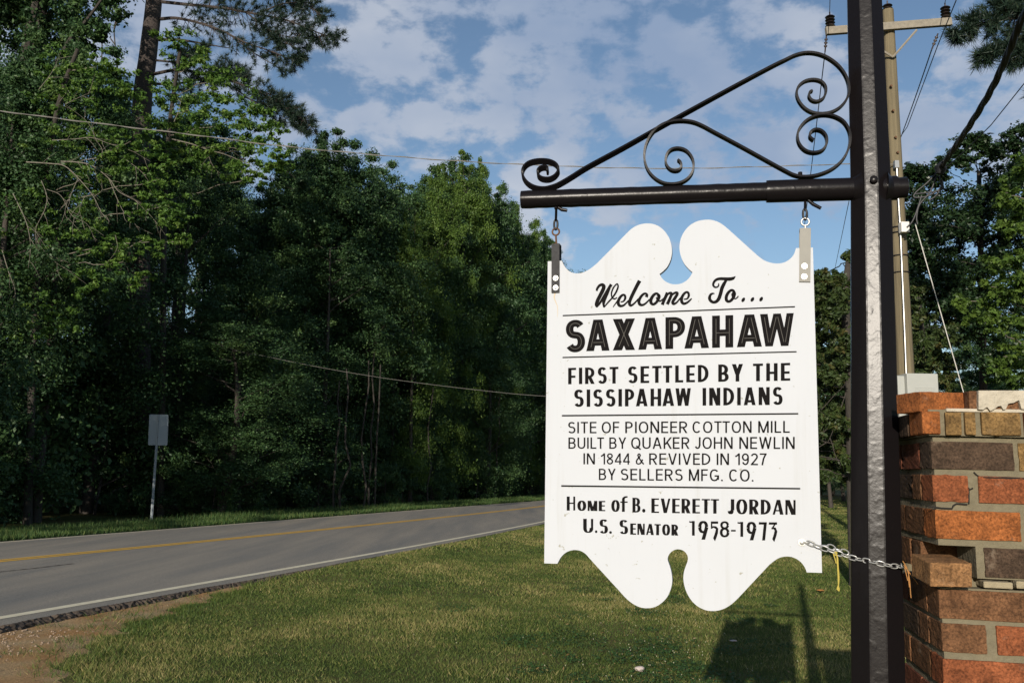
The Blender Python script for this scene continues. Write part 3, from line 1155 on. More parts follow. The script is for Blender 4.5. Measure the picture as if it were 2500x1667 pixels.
O += [R2(*p) for p in smooth_path([(1575, 1440), (1531, 1481), (1481, 1514), (1430, 1533), (1378, 1539), (1320, 1530), (1261, 1500), (1211, 1450), (1173, 1378), (1156, 1303), (1160, 1240), (1175, 1192), (1189, 1152), (1187, 1115), (1165, 1084), (1130, 1068), (1095, 1069), (1060, 1089), (1039, 1120),
                                   (1036, 1152), (1050, 1192), (1064, 1245), (1070, 1308), (1059, 1370), (1031, 1432), (985, 1480), (935, 1508), (880, 1517), (825, 1510), (770, 1484), (715, 1440), (662, 1382)], 4)]
O += [R2(*p) for p in smooth_path([(440, 1140), (406, 1102), (370, 1080), (330, 1072), (290, 1077), (250, 1096), (216, 1130), (190, 1177)], 4)]
O += [R2(90, 1174)]
TH = .019
corner = sgn(*R2(1150, 1530))
ws = empty('welcome_sign', sgn(*R2(1150, 800)), 'white scalloped board lettered Welcome To SAXAPAHAW, hanging from the black arm', 'sign')
mb = MB()
fr = [sgn(*p) for p in O]
bk = [p - n_s * TH for p in fr]
no = len(fr)
mb.add(fr + bk, [tuple(range(no)), tuple(range(2 * no - 1, no - 1, -1))] + [(k, k + no, (k + 1) % no + no, (k + 1) % no) for k in range(no)])
board = mb.build('board', M['board'], ws)


# ---- lettering: a small stroke alphabet, every stroke a polygon
def ell(cx, cy, rx, ry, a0, a1, n=14, sq=2.0):
    r = []
    for i in range(n + 1):
        a = math.radians(a0 + (a1 - a0) * i / n)
        c, s = math.cos(a), math.sin(a)
        c = math.copysign(abs(c) ** (2 / sq), c)
        s = math.copysign(abs(s) ** (2 / sq), s)
        r.append((cx + rx * c, cy + ry * s))
    return r


def ribbon(pts, t, u, taper=None):
    """polygon round a centre line: t = width where it runs upright, u = where it runs level"""
    n = len(pts)
    left, right = [], []
    for i in range(n):
        a, b = pts[max(i - 1, 0)], pts[min(i + 1, n - 1)]
        dx, dy = b[0] - a[0], b[1] - a[1]
        l = math.hypot(dx, dy) or 1
        dx, dy = dx / l, dy / l
        w = math.hypot(t * dy, u * dx) / 2
        if taper:
            w *= taper(i / (n - 1))
        left.append((pts[i][0] - dy * w, pts[i][1] + dx * w))
        right.append((pts[i][0] + dy * w, pts[i][1] - dx * w))
    return ('R', left, right)


def quad(*p):
    return ('Q', list(p))


def Vb(x, w, y0=0, y1=1):
    return quad((x, y0), (x + w, y0), (x + w, y1), (x, y1))


def Hb(x0, x1, y, u):
    return quad((x0, y - u / 2), (x1, y - u / 2), (x1, y + u / 2), (x0, y + u / 2))


def Db(xa, ya, xb, yb, w):
    return quad((xa - w / 2, ya), (xa + w / 2, ya), (xb + w / 2, yb), (xb - w / 2, yb))


WID = dict(A=.72, B=.62, C=.68, D=.66, E=.54, F=.52, G=.72, H=.66, I=.0, J=.46, K=.66, L=.50, M=.80, N=.68, O=.74, P=.60, Q=.74, R=.64,
           S=.60, T=.58, U=.66, V=.68, W=.96, X=.66, Y=.66)


def glyph(ch, t, n, u, k=1.0, bar=.5, pb=.46, abar=.3, sq=2.3, wd=None):
    """-> (strokes, width). t thick upright, n thin upright, u level strokes"""
    W = (wd or WID).get(ch, .6) * k
    if ch == 'I':
        return [Vb(0, t)], t
    if ch == '.':
        return [('R', ell(t * .55, t * .55, t * .55, t * .55, 0, 180, 8), ell(t * .55, t * .55, t * .55, t * .55, 0, -180, 8))], t * 1.1
    if ch == '-':
        return [Hb(0, .3, .38, u * 1.2)], .3
    s = []
    rx, ry = (W - t) / 2, (1 - u) / 2

    def bowl(y0, y1, w, tt=t):
        r = (y1 - y0) / 2 - u / 2
        rr = min(w - tt * .5 - t * .5, r * 1.1)
        cy = (y0 + y1) / 2
        pts = [(t * .5, y1 - u / 2), (w - tt / 2 - rr, y1 - u / 2)] + ell(w - tt / 2 - rr, cy, rr, r, 90, -90, 14, 2.2) + [(w - tt / 2 - rr, y0 + u / 2), (t * .5, y0 + u / 2)]
        return ribbon(pts, tt, u)
    if ch == 'A':
        s = [Db(n / 2, 0, W / 2 - n * .1, 1, n), Db(W - t / 2, 0, W / 2 + t * .1, 1, t), Hb(W * .5 * abar + n * .5, W - W * .5 * abar - t * .5, abar, u)]
    elif ch == 'B':
        s = [Vb(0, t), bowl(pb, 1, W * .94), bowl(0, pb + u, W)]
    elif ch == 'C':
        s = [ribbon(ell(W / 2, .5, rx, ry, 42, 318, 26, sq), t, u)]
    elif ch == 'D':
        s = [Vb(0, t)]
        r = ry
        rr = min(W - t, r * 1.1)
        s.append(ribbon([(t / 2, 1 - u / 2), (W - t / 2 - rr, 1 - u / 2)] + ell(W - t / 2 - rr, .5, rr, r, 90, -90, 18, 2.2) + [(W - t / 2 - rr, u / 2), (t / 2, u / 2)], t, u))
    elif ch == 'E':
        s = [Vb(0, t), Hb(0, W, 1 - u / 2, u), Hb(0, W * .94, bar, u), Hb(0, W, u / 2, u)]
    elif ch == 'F':
        s = [Vb(0, t), Hb(0, W, 1 - u / 2, u), Hb(0, W * .92, bar, u)]
    elif ch == 'G':
        s = [ribbon(ell(W / 2, .5, rx, ry, 42, 345, 28, sq), t, u), Hb(W * .52, W, .44, u), Vb(W - t, t, .12, .44)]
    elif ch == 'H':
        s = [Vb(0, t), Vb(W - n, n), Hb(t / 2, W - n / 2, bar, u)]
    elif ch == 'J':
        s = [Vb(W - t, t, .25, 1), ribbon([(W - t / 2, .27)] + ell((W - t / 2) / 2 + t * .2, .27, (W - t) / 2 - t * .1, .27 - u / 2, 0, -165, 14), t, u)]
    elif ch == 'K':
        s = [Vb(0, t), Db(t * .9, .36, W - t * .55, 1, t * 1.15), Db(W - t * .58, 0, W * .42, .56, t * 1.15)]
    elif ch == 'L':
        s = [Vb(0, t), Hb(0, W, u / 2, u)]
    elif ch == 'M':
        s = [Vb(0, n), Vb(W - t, t), Db(W / 2, 0, t * .55, 1, t * 1.0), Db(W / 2, 0, W - t * .55, 1, n * 1.0)]
    elif ch == 'N':
        s = [Vb(0, n), Vb(W - n, n), Db(W - t * .62, 0, t * .62, 1, t * 1.2)]
    elif ch in 'OQ':
        s = [ribbon(ell(W / 2, .5, rx, ry, 0, 180, 20, sq), t, u), ribbon(ell(W / 2, .5, rx, ry, 180, 360, 20, sq), t, u)]
        if ch == 'Q':
            s.append(ribbon([(W * .56, .26), (W * .78, .10), (W * 1.02, -.06)], t, u))
    elif ch in 'PR':
        s = [Vb(0, t), bowl(pb - .04, 1, W * .96)]
        if ch == 'R':
            s.append(Db(W - t * .6, 0, W * .48, pb, t * 1.12))
    elif ch == 'S':
        m_ = .53
        up = ell(W / 2, (1 - u / 2 + m_) / 2, rx * .93, (1 - u / 2 - m_) / 2, 28, 262, 20, 2.2)
        lo = ell(W / 2, (u / 2 + m_) / 2, rx, (m_ - u / 2) / 2, 82, -152, 20, 2.2)
        s = [ribbon(up[:-1] + lo[1:], t, u * 1.02)]
    elif ch == 'T':
        s = [Vb(W / 2 - t / 2, t), Hb(0, W, 1 - u / 2, u)]
    elif ch == 'U':
        r = (W - t) / 2
        s = [Vb(0, t, .34, 1), Vb(W - n, n, .34, 1), ribbon([(t / 2, .36)] + ell(W / 2, .34, r, .34 - u / 2, 180, 360, 18, 2.2) + [(W - t / 2, .36)], t, u)]
    elif ch == 'V':
        s = [Db(W / 2 - t * .1, 0, t / 2, 1, t), Db(W / 2 + n * .1, 0, W - n / 2, 1, n)]
    elif ch == 'W':
        s = [Db(W * .27, 0, t / 2, 1, t), Db(W * .27, 0, W / 2, 1, n * .95), Db(W * .73, 0, W / 2, 1, t), Db(W * .73, 0, W - n / 2, 1, n * .95)]
    elif ch == 'X':
        s = [Db(W - t * .6, 0, t * .6, 1, t * 1.2), Db(n * .6, 0, W - n * .6, 1, n * 1.2)]
    elif ch == 'Y':
        s = [Vb(W / 2 - t / 2, t, 0, .44), Db(W / 2, .40, t * .55, 1, t * 1.1), Db(W / 2, .40, W - n * .55, 1, n * 1.1)]
    elif ch == '1':
        W = .36
        s = [Vb(W - t, t), ribbon([(W - t * .6, .96), (W * .45, .82), (0.0, .72)], t, u)]
    elif ch == '2':
        W = .56
        s = [ribbon(ell(W / 2, .71, (W - t) / 2, .29 - u / 2, 165, -35, 18) + [(W * .45, .30), (t * .55, u * .6)], t, u), Hb(0, W, u / 2, u)]
    elif ch == '4':
        W = .6
        s = [Vb(W * .66, t), Hb(0, W, .25, u), ribbon([(t * .3, .27), (W * .66 + t * .4, .97)], t, u)]
    elif ch == '7':
        W = .54
        s = [Hb(0, W, 1 - u / 2, u), ribbon([(W - t * .5, .95), (W * .55, .55), (W * .36, 0)], t, u)]
    elif ch == '8':
        W = .58
        s = [ribbon(ell(W / 2, .76, (W - t) / 2 * .88, .24 - u / 2, 0, 360, 24), t, u), ribbon(ell(W / 2, .27, (W - t) / 2, .27 - u / 2, 0, 360, 24), t, u)]
    elif ch == '9':
        W = .56
        s = [ribbon(ell(W / 2, .68, (W - t) / 2, .32 - u / 2, 0, 360, 24), t, u), ribbon([(W - t / 2, .68), (W - t / 2, .45)] + ell(W / 2, .40, (W - t) / 2, .40 - u / 2, 0, -155, 16), t, u)]
    elif ch == '&':
        W = .70
        s = [ribbon([(W, .03), (W * .70, .28), (W * .36, .66), (W * .27, .82), (W * .36, .93), (W * .48, .93), (W * .57, .83), (W * .5, .69), (W * .2, .46), (W * .09, .29), (W * .13, .12), (W * .3, .05), (W * .52, .08), (W * .72, .24), (W * .86, .46)], t, u)]
    return s, W


class Line:
    """one line of lettering, kept as one mesh"""

    def __init__(s):
        s.mb = MB()
        s.k = 0

    def put(s, strokes, fmap):
        for st in strokes:
            off = .0007 + .000012 * (s.k % 60)
            s.k += 1
            if st[0] == 'Q':
                s.mb.add([sgn(*fmap(p), off) for p in st[1]], [tuple(range(len(st[1])))])
            else:
                n = len(st[1])
                vs = [sgn(*fmap(p), off) for p in st[1]] + [sgn(*fmap(p), off) for p in st[2]]
                s.mb.add(vs, [(i, i + 1, n + i + 1, n + i) for i in range(n - 1)])

    def word(s, text, x0, x1, yb0, yb1, yc0, yc1, gap=.16, **st):
        gl = [glyph(c, **st) for c in text]
        tot = sum(g[1] for g in gl) + gap * (len(gl) - 1)
        # narrow gaps round slanting letters
        x = 0
        pos = []
        for i, (c, g) in enumerate(zip(text, gl)):
            if i and (text[i - 1] + c) in ('AW', 'WA', 'AV', 'VA', 'PA', 'AT', 'TA', 'LT', 'AY', 'LY', 'FT', 'XA', 'AX', 'HA', 'KE', 'TT'):
                x -= gap * .55
            pos.append(x)
            x += g[1] + gap
        tot = x - gap

        def fm(dx):
            def f(p):
                a = (p[0] + dx) / tot
                return (x0 + (x1 - x0) * a, (yb0 + (yb1 - yb0) * a) + ((yc0 + (yc1 - yc0) * a) - (yb0 + (yb1 - yb0) * a)) * p[1])
            return f
        for dx, (sk, w) in zip(pos, gl):
            s.put(sk, fm(dx))

    def build(s, m=None):
        o = s.mb.build('lettering', m or M['letter'], board)
        return o


def lin(x, xa, ya, xb, yb):
    return ya + (yb - ya) * (x - xa) / (xb - xa)


def words(reg, items, base, cap_, **st):
    for (tx, xa, xb) in items:
        ln = Line()
        b0, b1 = lin(xa, *base), lin(xb, *base)
        c0, c1 = lin(xa, *cap_), lin(xb, *cap_)
        p = [reg(xa, b0), reg(xb, b1), reg(xa, c0), reg(xb, c1)]
        ln.word(tx, p[0][0], p[1][0], p[0][1], p[1][1], p[2][1], p[3][1], **st)
        ln.build()


# SAXAPAHAW, letter by letter
BOLD = dict(t=.245, n=.245, u=.205, bar=.46, pb=.40, abar=.27, sq=2.6)
ln = Line()
for ch, xa, xb in (('S', 252, 403), ('A', 412, 590), ('X', 615, 785), ('A', 810, 993), ('P', 1018, 1175), ('A', 1163, 1352), ('H', 1375, 1537), ('A', 1565, 1757), ('W', 1742, 2002)):
    b = lambda x: 1120 - (x - 412) * 42 / 1590
    c = lambda x: 880 - (x - 450) * 52 / 1550
    o_b = 6 if ch == 'S' else 0
    asp = (xb - xa) / (b(xa) - c(xa))
    wd = {ch: asp}
    tt = dict(BOLD)
    if ch == 'W':
        tt['t'] = tt['n'] = .235
    sk, w = glyph(ch, wd=wd, **tt)

    def fm(p, xa=xa, xb=xb, w=w, o_b=o_b):
        x = xa + (xb - xa) * p[0] / w
        yb, yc = b(x) + o_b, c(x) - o_b * .6
        return R1(x, yb + (yc - yb) * p[1])
    ln = Line()
    grv = MB()
    ln.put(sk, fm)
    ln.build()
    # pale line at the bottom of the carved groove
    for st in sk:
        if st[0] == 'Q':
            a_, b_, c_, d_ = st[1]
            wv = abs(b_[0] - a_[0])
            hv = abs(d_[1] - a_[1])
            if hv > wv or abs(d_[0] - a_[0]) > .02:
                lo = ((a_[0] + b_[0]) / 2, (a_[1] + b_[1]) / 2)
                hi = ((c_[0] + d_[0]) / 2, (c_[1] + d_[1]) / 2)
                lo, hi = (lo[0] + (hi[0] - lo[0]) * .12, lo[1] + (hi[1] - lo[1]) * .12), (lo[0] + (hi[0] - lo[0]) * .9, lo[1] + (hi[1] - lo[1]) * .9)
            else:
                lo = ((a_[0] + d_[0]) / 2, (a_[1] + d_[1]) / 2)
                hi = ((b_[0] + c_[0]) / 2, (b_[1] + c_[1]) / 2)
            r = ribbon([lo, hi], .016, .016)
        else:
            mid = [((p[0] + q[0]) / 2, (p[1] + q[1]) / 2) for p, q in zip(st[1], st[2])]
            r = ribbon(mid, .016, .016)
        n_ = len(r[1])
        grv.add([sgn(*fm(p), .0016) for p in r[1]] + [sgn(*fm(p), .0016) for p in r[2]], [(i, i + 1, n_ + i + 1, n_ + i) for i in range(n_ - 1)])
    grv.build('groove_line', M['groove'], board)

DECO = dict(t=.205, n=.205, u=.135, k=.93, bar=.46, pb=.40, abar=.22, sq=2.3, gap=.17)
words(R1, [('FIRST', 273, 658), ('SETTLED', 730, 1348), ('BY', 1422, 1612), ('THE', 1688, 1973)], (273, 1373, 1973, 1345), (273, 1248, 1973, 1209), **DECO)
words(R1, [('SISSIPAHAW', 318, 1213), ('INDIANS', 1302, 1915)], (318, 1546, 1915, 1530), (318, 1414, 1915, 1393), **DECO)
SANS = dict(t=.132, n=.132, u=.122, k=.98, bar=.52, pb=.46, abar=.32, sq=2.25, gap=.145)
words(R2, [('SITE', 272, 490), ('OF', 530, 665), ('PIONEER', 710, 1187), ('COTTON', 1225, 1678), ('MILL', 1728, 1970)], (272, 180, 1970, 176), (272, 93, 1970, 85), **SANS)
words(R2, [('BUILT', 275, 548), ('BY', 588, 718), ('QUAKER', 755, 1203), ('JOHN', 1242, 1533), ('NEWLIN', 1583, 2008)], (275, 298, 2008, 300), (275, 212, 2008, 207), **SANS)
words(R2, [('IN', 390, 478), ('1844', 525, 745), ('&', 790, 852), ('REVIVED', 893, 1362), ('IN', 1410, 1505), ('1927', 1553, 1793)], (390, 417, 1793, 424), (390, 332, 1793, 333), **SANS)
words(R2, [('BY', 508, 637), ('SELLERS', 675, 1150), ('MFG.', 1197, 1458), ('CO.', 1505, 1693)], (508, 537, 1693, 549), (508, 450, 1693, 456), **SANS)

PEIG = dict(t=.235, n=.15, u=.095, bar=.52, pb=.46, abar=.27, sq=2.1, gap=.12)
ln = Line()


def put_word(text, xa, xb, b0, b1, c0, c1, **st):
    p = [R2(xa, b0), R2(xb, b1), R2(xa, c0), R2(xb, c1)]
    ln.word(text, p[0][0], p[1][0], p[0][1], p[1][1], p[2][1], p[3][1], **st)


SM = dict(PEIG, t=.27, n=.16, u=.12)
put_word('H', 262, 327, 770, 770, 663, 663, **PEIG)
put_word('OME', 343, 557, 772, 775, 694, 697, **SM)
ln.build()
ln = Line()
put_word('O', 603, 668, 779, 780, 690, 690, **SM)
sk = [Vb(.12, .20, 0, .80), ribbon([(.22, .78)] + ell(.44, .78, .22, .17, 180, 70, 10), .2, .1), Hb(0, .52, .62, .085)]
ln.put(sk, lambda p: R2(672 + 65 * p[0] / .6, 780 - 120 * p[1]))
ln.build()
ln = Line()
put_word('B.', 765, 865, 785, 786, 672, 673, **PEIG)
ln.build()
ln = Line()
put_word('EVERETT', 910, 1428, 788, 794, 677, 683, **PEIG)
ln.build()
ln = Line()
put_word('JORDAN', 1492, 2015, 797, 803, 683, 690, **PEIG)
ln.build()
ln = Line()
put_word('U', 388, 465, 940, 941, 833, 834, **PEIG)
put_word('.', 478, 497, 942, 942, 830, 830, **dict(PEIG, t=.17))
put_word('S', 512, 578, 945, 946, 838, 838, **PEIG)
put_word('.', 587, 608, 948, 948, 838, 838, **dict(PEIG, t=.17))
ln.build()
ln = Line()
put_word('S', 665, 732, 949, 951, 842, 843, **PEIG)
put_word('ENATOR', 748, 1117, 954, 962, 868, 878, **SM)


ln.build()
ln = Line()


def digit(ch, xa, xb, yt, yb):
    """old-style figures with slanting tails"""
    t, u = .26, .10
    if ch == '1':
        sk = [Vb(.46, .46), ribbon([(.62, .96), (.3, .92), (0, .95)], .1, .10)]
    elif ch == '9':
        sk = [ribbon(ell(.47, .68, .34, .27, 0, 180, 16), .36, .12), ribbon(ell(.47, .68, .34, .27, 180, 360, 16), .36, .12), Db(.48, 0, .82, .66, .38)]
    elif ch == '5':
        sk = [Hb(.14, .96, .935, .13), Vb(.14, .17, .60, .98), ribbon([(.2, .66), (.45, .70), (.72, .66), (.83, .56), (.80, .42), (.66, .2), (.50, 0)], .34, .1)]
    elif ch == '8':
        sk = [ribbon(ell(.5, .76, .34, .20, 0, 360, 24), .29, .12), ribbon(ell(.5, .28, .37, .25, 0, 360, 24), .32, .13)]
    elif ch == '-':
        sk = [quad((0, .2), (1, .2), (1, .95), (0, .95))]
    elif ch == '7':
        sk = [Hb(0, 1, .935, .13), Db(.60, 0, .82, .96, .38)]
    elif ch == '3':
        sk = [Hb(.05, .98, .935, .13), Db(.42, .66, .84, .96, .2), ribbon([(.36, .66), (.58, .68), (.78, .62), (.84, .50), (.78, .34), (.66, .15), (.55, 0)], .34, .1)]
    ln.put(sk, lambda p: R2(xa + (xb - xa) * p[0], yb + (yt - yb) * p[1]))


for d_ in (('1', 1200, 1246, 850, 962), ('9', 1272, 1346, 851, 993), ('5', 1356, 1424, 853, 994), ('8', 1436, 1506, 854, 971), ('-', 1520, 1556, 917, 934), ('1', 1570, 1617, 857, 971), ('9', 1642, 1715, 858, 998), ('7', 1733, 1794, 859, 999), ('3', 1806, 1874, 860, 1000)):
    digit(*d_)
ln.build()

# rules
for (a, b, th) in ((R1(232, 848), R1(2010, 780), 3.0), (R1(230, 1168), R1(2022, 1124), 3.0), (R2(225, 45), R2(2035, 30), 3.6), (R2(220, 582), R2(2050, 603), 3.8)):
    mb = MB()
    mb.add([sgn(a[0], a[1] - th / 2, .0012), sgn(b[0], b[1] - th / 2, .0012), sgn(b[0], b[1] + th / 2, .0012), sgn(a[0], a[1] + th / 2, .0012)], [(0, 1, 2, 3)])
    mb.build('rule_line', M['letter_mid'], board)


# script "Welcome To..."
def SW(x, y):
    return (1440 + x / 9.046, 660 + y / 9.046)


def ST(x, y):
    return (1700 + x / 11.76, 660 + y / 11.76)


ln = Line()


def script(reg, pts, w0, w1=None, k=9.046, taper=None):
    sm = [tuple(p) for p in smooth_path(pts, 6)]
    n = len(sm)
    left, right = [], []
    for i in range(n):
        a, b = sm[max(i - 1, 0)], sm[min(i + 1, n - 1)]
        dx, dy = b[0] - a[0], b[1] - a[1]
        l = math.hypot(dx, dy) or 1
        dx, dy = dx / l, dy / l
        f = i / (n - 1)
        w = np.interp(f, np.linspace(0, 1, len(w0)), w0) / 2 * 1.1 + 2
        left.append((sm[i][0] - dy * w, sm[i][1] + dx * w))
        right.append((sm[i][0] + dy * w, sm[i][1] - dx * w))
    ln.put([('R', left, right)], lambda p: reg(*p))


script(SW, [(150, 455), (165, 400), (215, 335), (275, 318), (308, 350), (290, 430), (225, 560), (170, 670), (145, 760), (155, 815)], [34, 44, 50, 60, 72, 74, 72, 72, 66, 26])
script(SW, [(150, 820), (210, 740), (260, 660), (310, 570), (400, 420), (475, 310)], [16, 40, 44, 44, 48, 60])
script(SW, [(440, 380), (385, 500), (335, 610), (305, 710), (308, 815)], [44, 60, 64, 60, 26])
script(SW, [(310, 820), (400, 710), (500, 600), (580, 480), (622, 370), (615, 310), (590, 305), (530, 370), (485, 470), (478, 550), (500, 605), (545, 630), (600, 600)], [20, 28, 30, 34, 32, 26, 26, 26, 30, 26, 26, 26, 20])
script(SW, [(512, 812), (580, 715), (650, 615)], [12, 22, 30])
script(SW, [(680, 700), (745, 680), (780, 620), (775, 560), (735, 540), (680, 580), (635, 660), (630, 740), (670, 785), (740, 775), (800, 725), (860, 660)], [20, 30, 44, 44, 40, 50, 58, 60, 52, 40, 30, 24])
script(SW, [(1100, 228), (1040, 340), (960, 500), (895, 640), (875, 730), (900, 775), (950, 755), (1010, 700), (1075, 625)], [72, 68, 66, 64, 60, 48, 36, 30, 26])
script(SW, [(1245, 590), (1262, 545), (1240, 515), (1190, 520), (1130, 580), (1085, 670), (1100, 745), (1160, 765), (1230, 730), (1320, 640)], [60, 50, 40, 44, 52, 60, 58, 44, 34, 26])
script(SW, [(1500, 580), (1515, 540), (1470, 510), (1410, 545), (1355, 630), (1350, 710), (1395, 750), (1455, 720), (1505, 650), (1530, 570), (1500, 520)], [50, 46, 44, 54, 62, 60, 48, 50, 58, 60, 40])
script(SW, [(1480, 590), (1495, 640), (1540, 680), (1590, 655), (1650, 600)], [44, 40, 30, 26, 26])
script(SW, [(1715, 490), (1680, 570), (1630, 680), (1600, 760)], [64, 60, 58, 60])
script(SW, [(1690, 560), (1750, 505), (1795, 500), (1800, 540), (1760, 640), (1710, 750)], [30, 40, 46, 54, 58, 60])
script(SW, [(1790, 570), (1860, 505), (1920, 490), (1930, 525), (1880, 610), (1830, 700), (1850, 742), (1910, 715), (1960, 660), (2010, 600)], [30, 40, 46, 54, 60, 58, 46, 34, 28, 26])
script(SW, [(2075, 640), (2150, 625), (2185, 560), (2175, 500), (2130, 480), (2070, 530), (2030, 610), (2030, 690), (2075, 735), (2150, 710), (2210, 660), (2250, 620)], [20, 30, 44, 44, 40, 50, 58, 60, 50, 40, 30, 20])
ln.build()
ln = Line()
script(ST, [(640, 375), (640, 440), (590, 482), (530, 480), (485, 420), (510, 330), (590, 260), (700, 240), (830, 245), (960, 250), (1060, 225), (1125, 170)], [26, 34, 40, 46, 56, 60, 66, 74, 80, 90, 76, 10])
script(ST, [(865, 275), (800, 380), (740, 500), (700, 650), (650, 800), (580, 890), (490, 915), (410, 870), (380, 790), (410, 700), (470, 665), (525, 668)], [60, 84, 92, 92, 90, 80, 70, 76, 80, 60, 46, 16])
script(ST, [(1040, 720), (1075, 640), (1060, 580), (990, 575), (910, 650), (860, 760), (870, 860), (930, 895), (1000, 860), (1070, 770), (1095, 660), (1060, 590)], [90, 80, 60, 66, 76, 82, 80, 66, 70, 76, 80, 50])
script(ST, [(1040, 660), (1050, 760), (1110, 815), (1165, 790), (1210, 735)], [60, 60, 30, 30, 30])
ln.build()
ln = Line()
for cx, cy in ((1348, 845), (1610, 835), (1862, 826)):
    a = [(cx + 50 * math.cos(t) + 22 * math.sin(t), cy + 0 * math.cos(t) - 66 * math.sin(t)) for t in np.linspace(0, math.pi, 12)]
    b = [(cx + 50 * math.cos(t) + 22 * math.sin(t), cy - 66 * math.sin(t)) for t in np.linspace(0, -math.pi, 12)]
    ln.put([('R', a, b)], lambda p: ST(*p))
ln.build()

# rust run below the left strap
mb = MB()
pts = smooth_path([(172, 678), (166, 710), (178, 745), (190, 775), (193, 820), (190, 860)], 4)
wv_ = np.linspace(12, 2, len(pts))
l_ = [R1(p[0] - w / 2, p[1]) for p, w in zip(pts, wv_)]
r_ = [R1(p[0] + w / 2, p[1]) for p, w in zip(pts, wv_)]
mb.add([sgn(*p, .0004) for p in l_] + [sgn(*p, .0004) for p in r_], [(i, i + 1, len(l_) + i + 1, len(l_) + i) for i in range(len(l_) - 1)])
mb.build('rust_stain', M['rust_stain'], board)


# ---- straps (U of flat steel over the top of the board)
def strap(a, b, c, d, m, bolts, mbolt):
    """corner pixels tl, tr, br, bl of the front leg"""
    mb = MB()
    T = .004
    f0 = [sgn(*p, .0012) for p in (a, b, c, d)]
    f1 = [p + n_s * T for p in f0]
    mb.add(f0 + f1, [(4, 5, 6, 7), (3, 2, 1, 0), (0, 1, 5, 4), (1, 2, 6, 5), (2, 3, 7, 6), (3, 0, 4, 7)])
    g1 = [p - n_s * (TH + .003) for p in f0]
    g0 = [p - n_s * T for p in g1]
    mb.add(g0 + g1, [(4, 5, 6, 7), (3, 2, 1, 0), (0, 1, 5, 4), (1, 2, 6, 5), (2, 3, 7, 6), (3, 0, 4, 7)])
    up = zv * T
    mb.add([g0[0], g0[1], f1[1], f1[0], g0[0] + up, g0[1] + up, f1[1] + up, f1[0] + up], [(0, 1, 2, 3), (4, 5, 6, 7), (0, 1, 5, 4), (1, 2, 6, 5), (2, 3, 7, 6), (3, 0, 4, 7)])
    s = mb.build('strap', m, ws)
    for (x, y, rust) in bolts:
        c0 = sgn(x, y, .0052)
        mb = MB()
        mb.tube([c0, c0 + n_s * .002], [.0082, .0078], 18)
        mb.tube([c0 + n_s * .002, c0 + n_s * .007, c0 + n_s * .0075], [.0052, .0052, .0042], 6)
        mb.build('bolt', mbolt, s)
    return (f1[0] + f1[1] + g0[0] + g0[1]) / 4 + up


tl_ = strap(R1(148, 312), R1(208, 308), R1(207, 672), R1(147, 675), M['black_strap'], [(*R1(178, 562), 0), (*R1(178, 635), 1)], M['chrome'])
tr_ = strap(R1(2046, 192), R1(2131, 192), R1(2127, 592), R1(2041, 590), M['grey_strap'], [(*R1(2083, 470), 0), (*R1(2080, 550), 1)], M['chrome'])


def ring_path(c, r, ax, ay, n=16, a0=0, a1=360):
    return [c + ax * (r * math.cos(math.radians(a0 + (a1 - a0) * i / n))) + ay * (r * math.sin(math.radians(a0 + (a1 - a0) * i / n))) for i in range(n + (0 if a1 - a0 >= 360 else 1))]


# eye bolts on the straps (part of the sign) and hooks under the arm (part of the post)
for top, eye_px, m in ((tl_, (1357, 566), M['rust']), (tr_, (1966, 542), M['chrome'])):
    ec = on_plane(*eye_px, top, n_s)
    mb = MB()
    mb.tube([top - zv * .004, top + zv * .003], [.009, .009], 6)
    mb.tube([top, Vector((ec.x, ec.y, ec.z - .011))], .0028, 8)
    mb.tube(ring_path(ec, .0105, e_s, zv), .0027, 8, closed=True)
    mb.build('eye_bolt', m, ws, smooth=True)
for eye_px, arm_px, curl, m in (((1357, 566), (1358, 507), [(1364, 508), (1372, 513), (1385, 515)], M['iron']), ((1966, 542), (1966, 488), [(1973, 490), (1985, 500), (2004, 510)], M['iron'])):
    ec = on_plane(*eye_px, tl_ if eye_px[0] < 1500 else tr_, n_s)
    ap = armp(*arm_px)
    lowc = Vector((ec.x, ec.y, ec.z + .022))
    sd = n_arm
    mb = MB()
    mb.tube([ap + zv * .008, ap - zv * .004], [.0065, .0065], 6)
    mb.tube([ap, ap.lerp(lowc, .5), Vector((lowc.x, lowc.y, lowc.z + .012))], .0038, 8)
    loop = [lowc + e_s * (.0052 * math.sin(t)) * (1 if math.cos(t) < .9 else .5) + zv * (.016 * math.cos(t)) for t in np.linspace(0, 2 * math.pi, 14, endpoint=False)]
    mb.tube(loop, .0032, 8, closed=True)
    mb.tube([armp(*p) - n_arm * .004 for p in curl], [.005, .0055, .005], 8)
    mb.build('hook', m, sp, smooth=True)

# eye screw on the board for the chain
eb = sgn(*R2(2062, 1012), .001)
mb = MB()
mb.tube([eb, eb + n_s * .003], [.0105, .010], 20)
mb.tube([eb + n_s * .003, eb + n_s * .012, eb + n_s * .0125], [.006, .006, .005], 6)
e2 = sgn(*R2(2100, 1015), .006)
mb.tube(ring_path(e2, .006, e_s, n_s), .002, 8, closed=True)
mb.build('eye_screw', M['chrome'], ws, smooth=True)


# ------------------------------------------------------------------ chain
def ZC(x, y):
    return (1940 + x / 7.35, 1290 + y / 7.35)


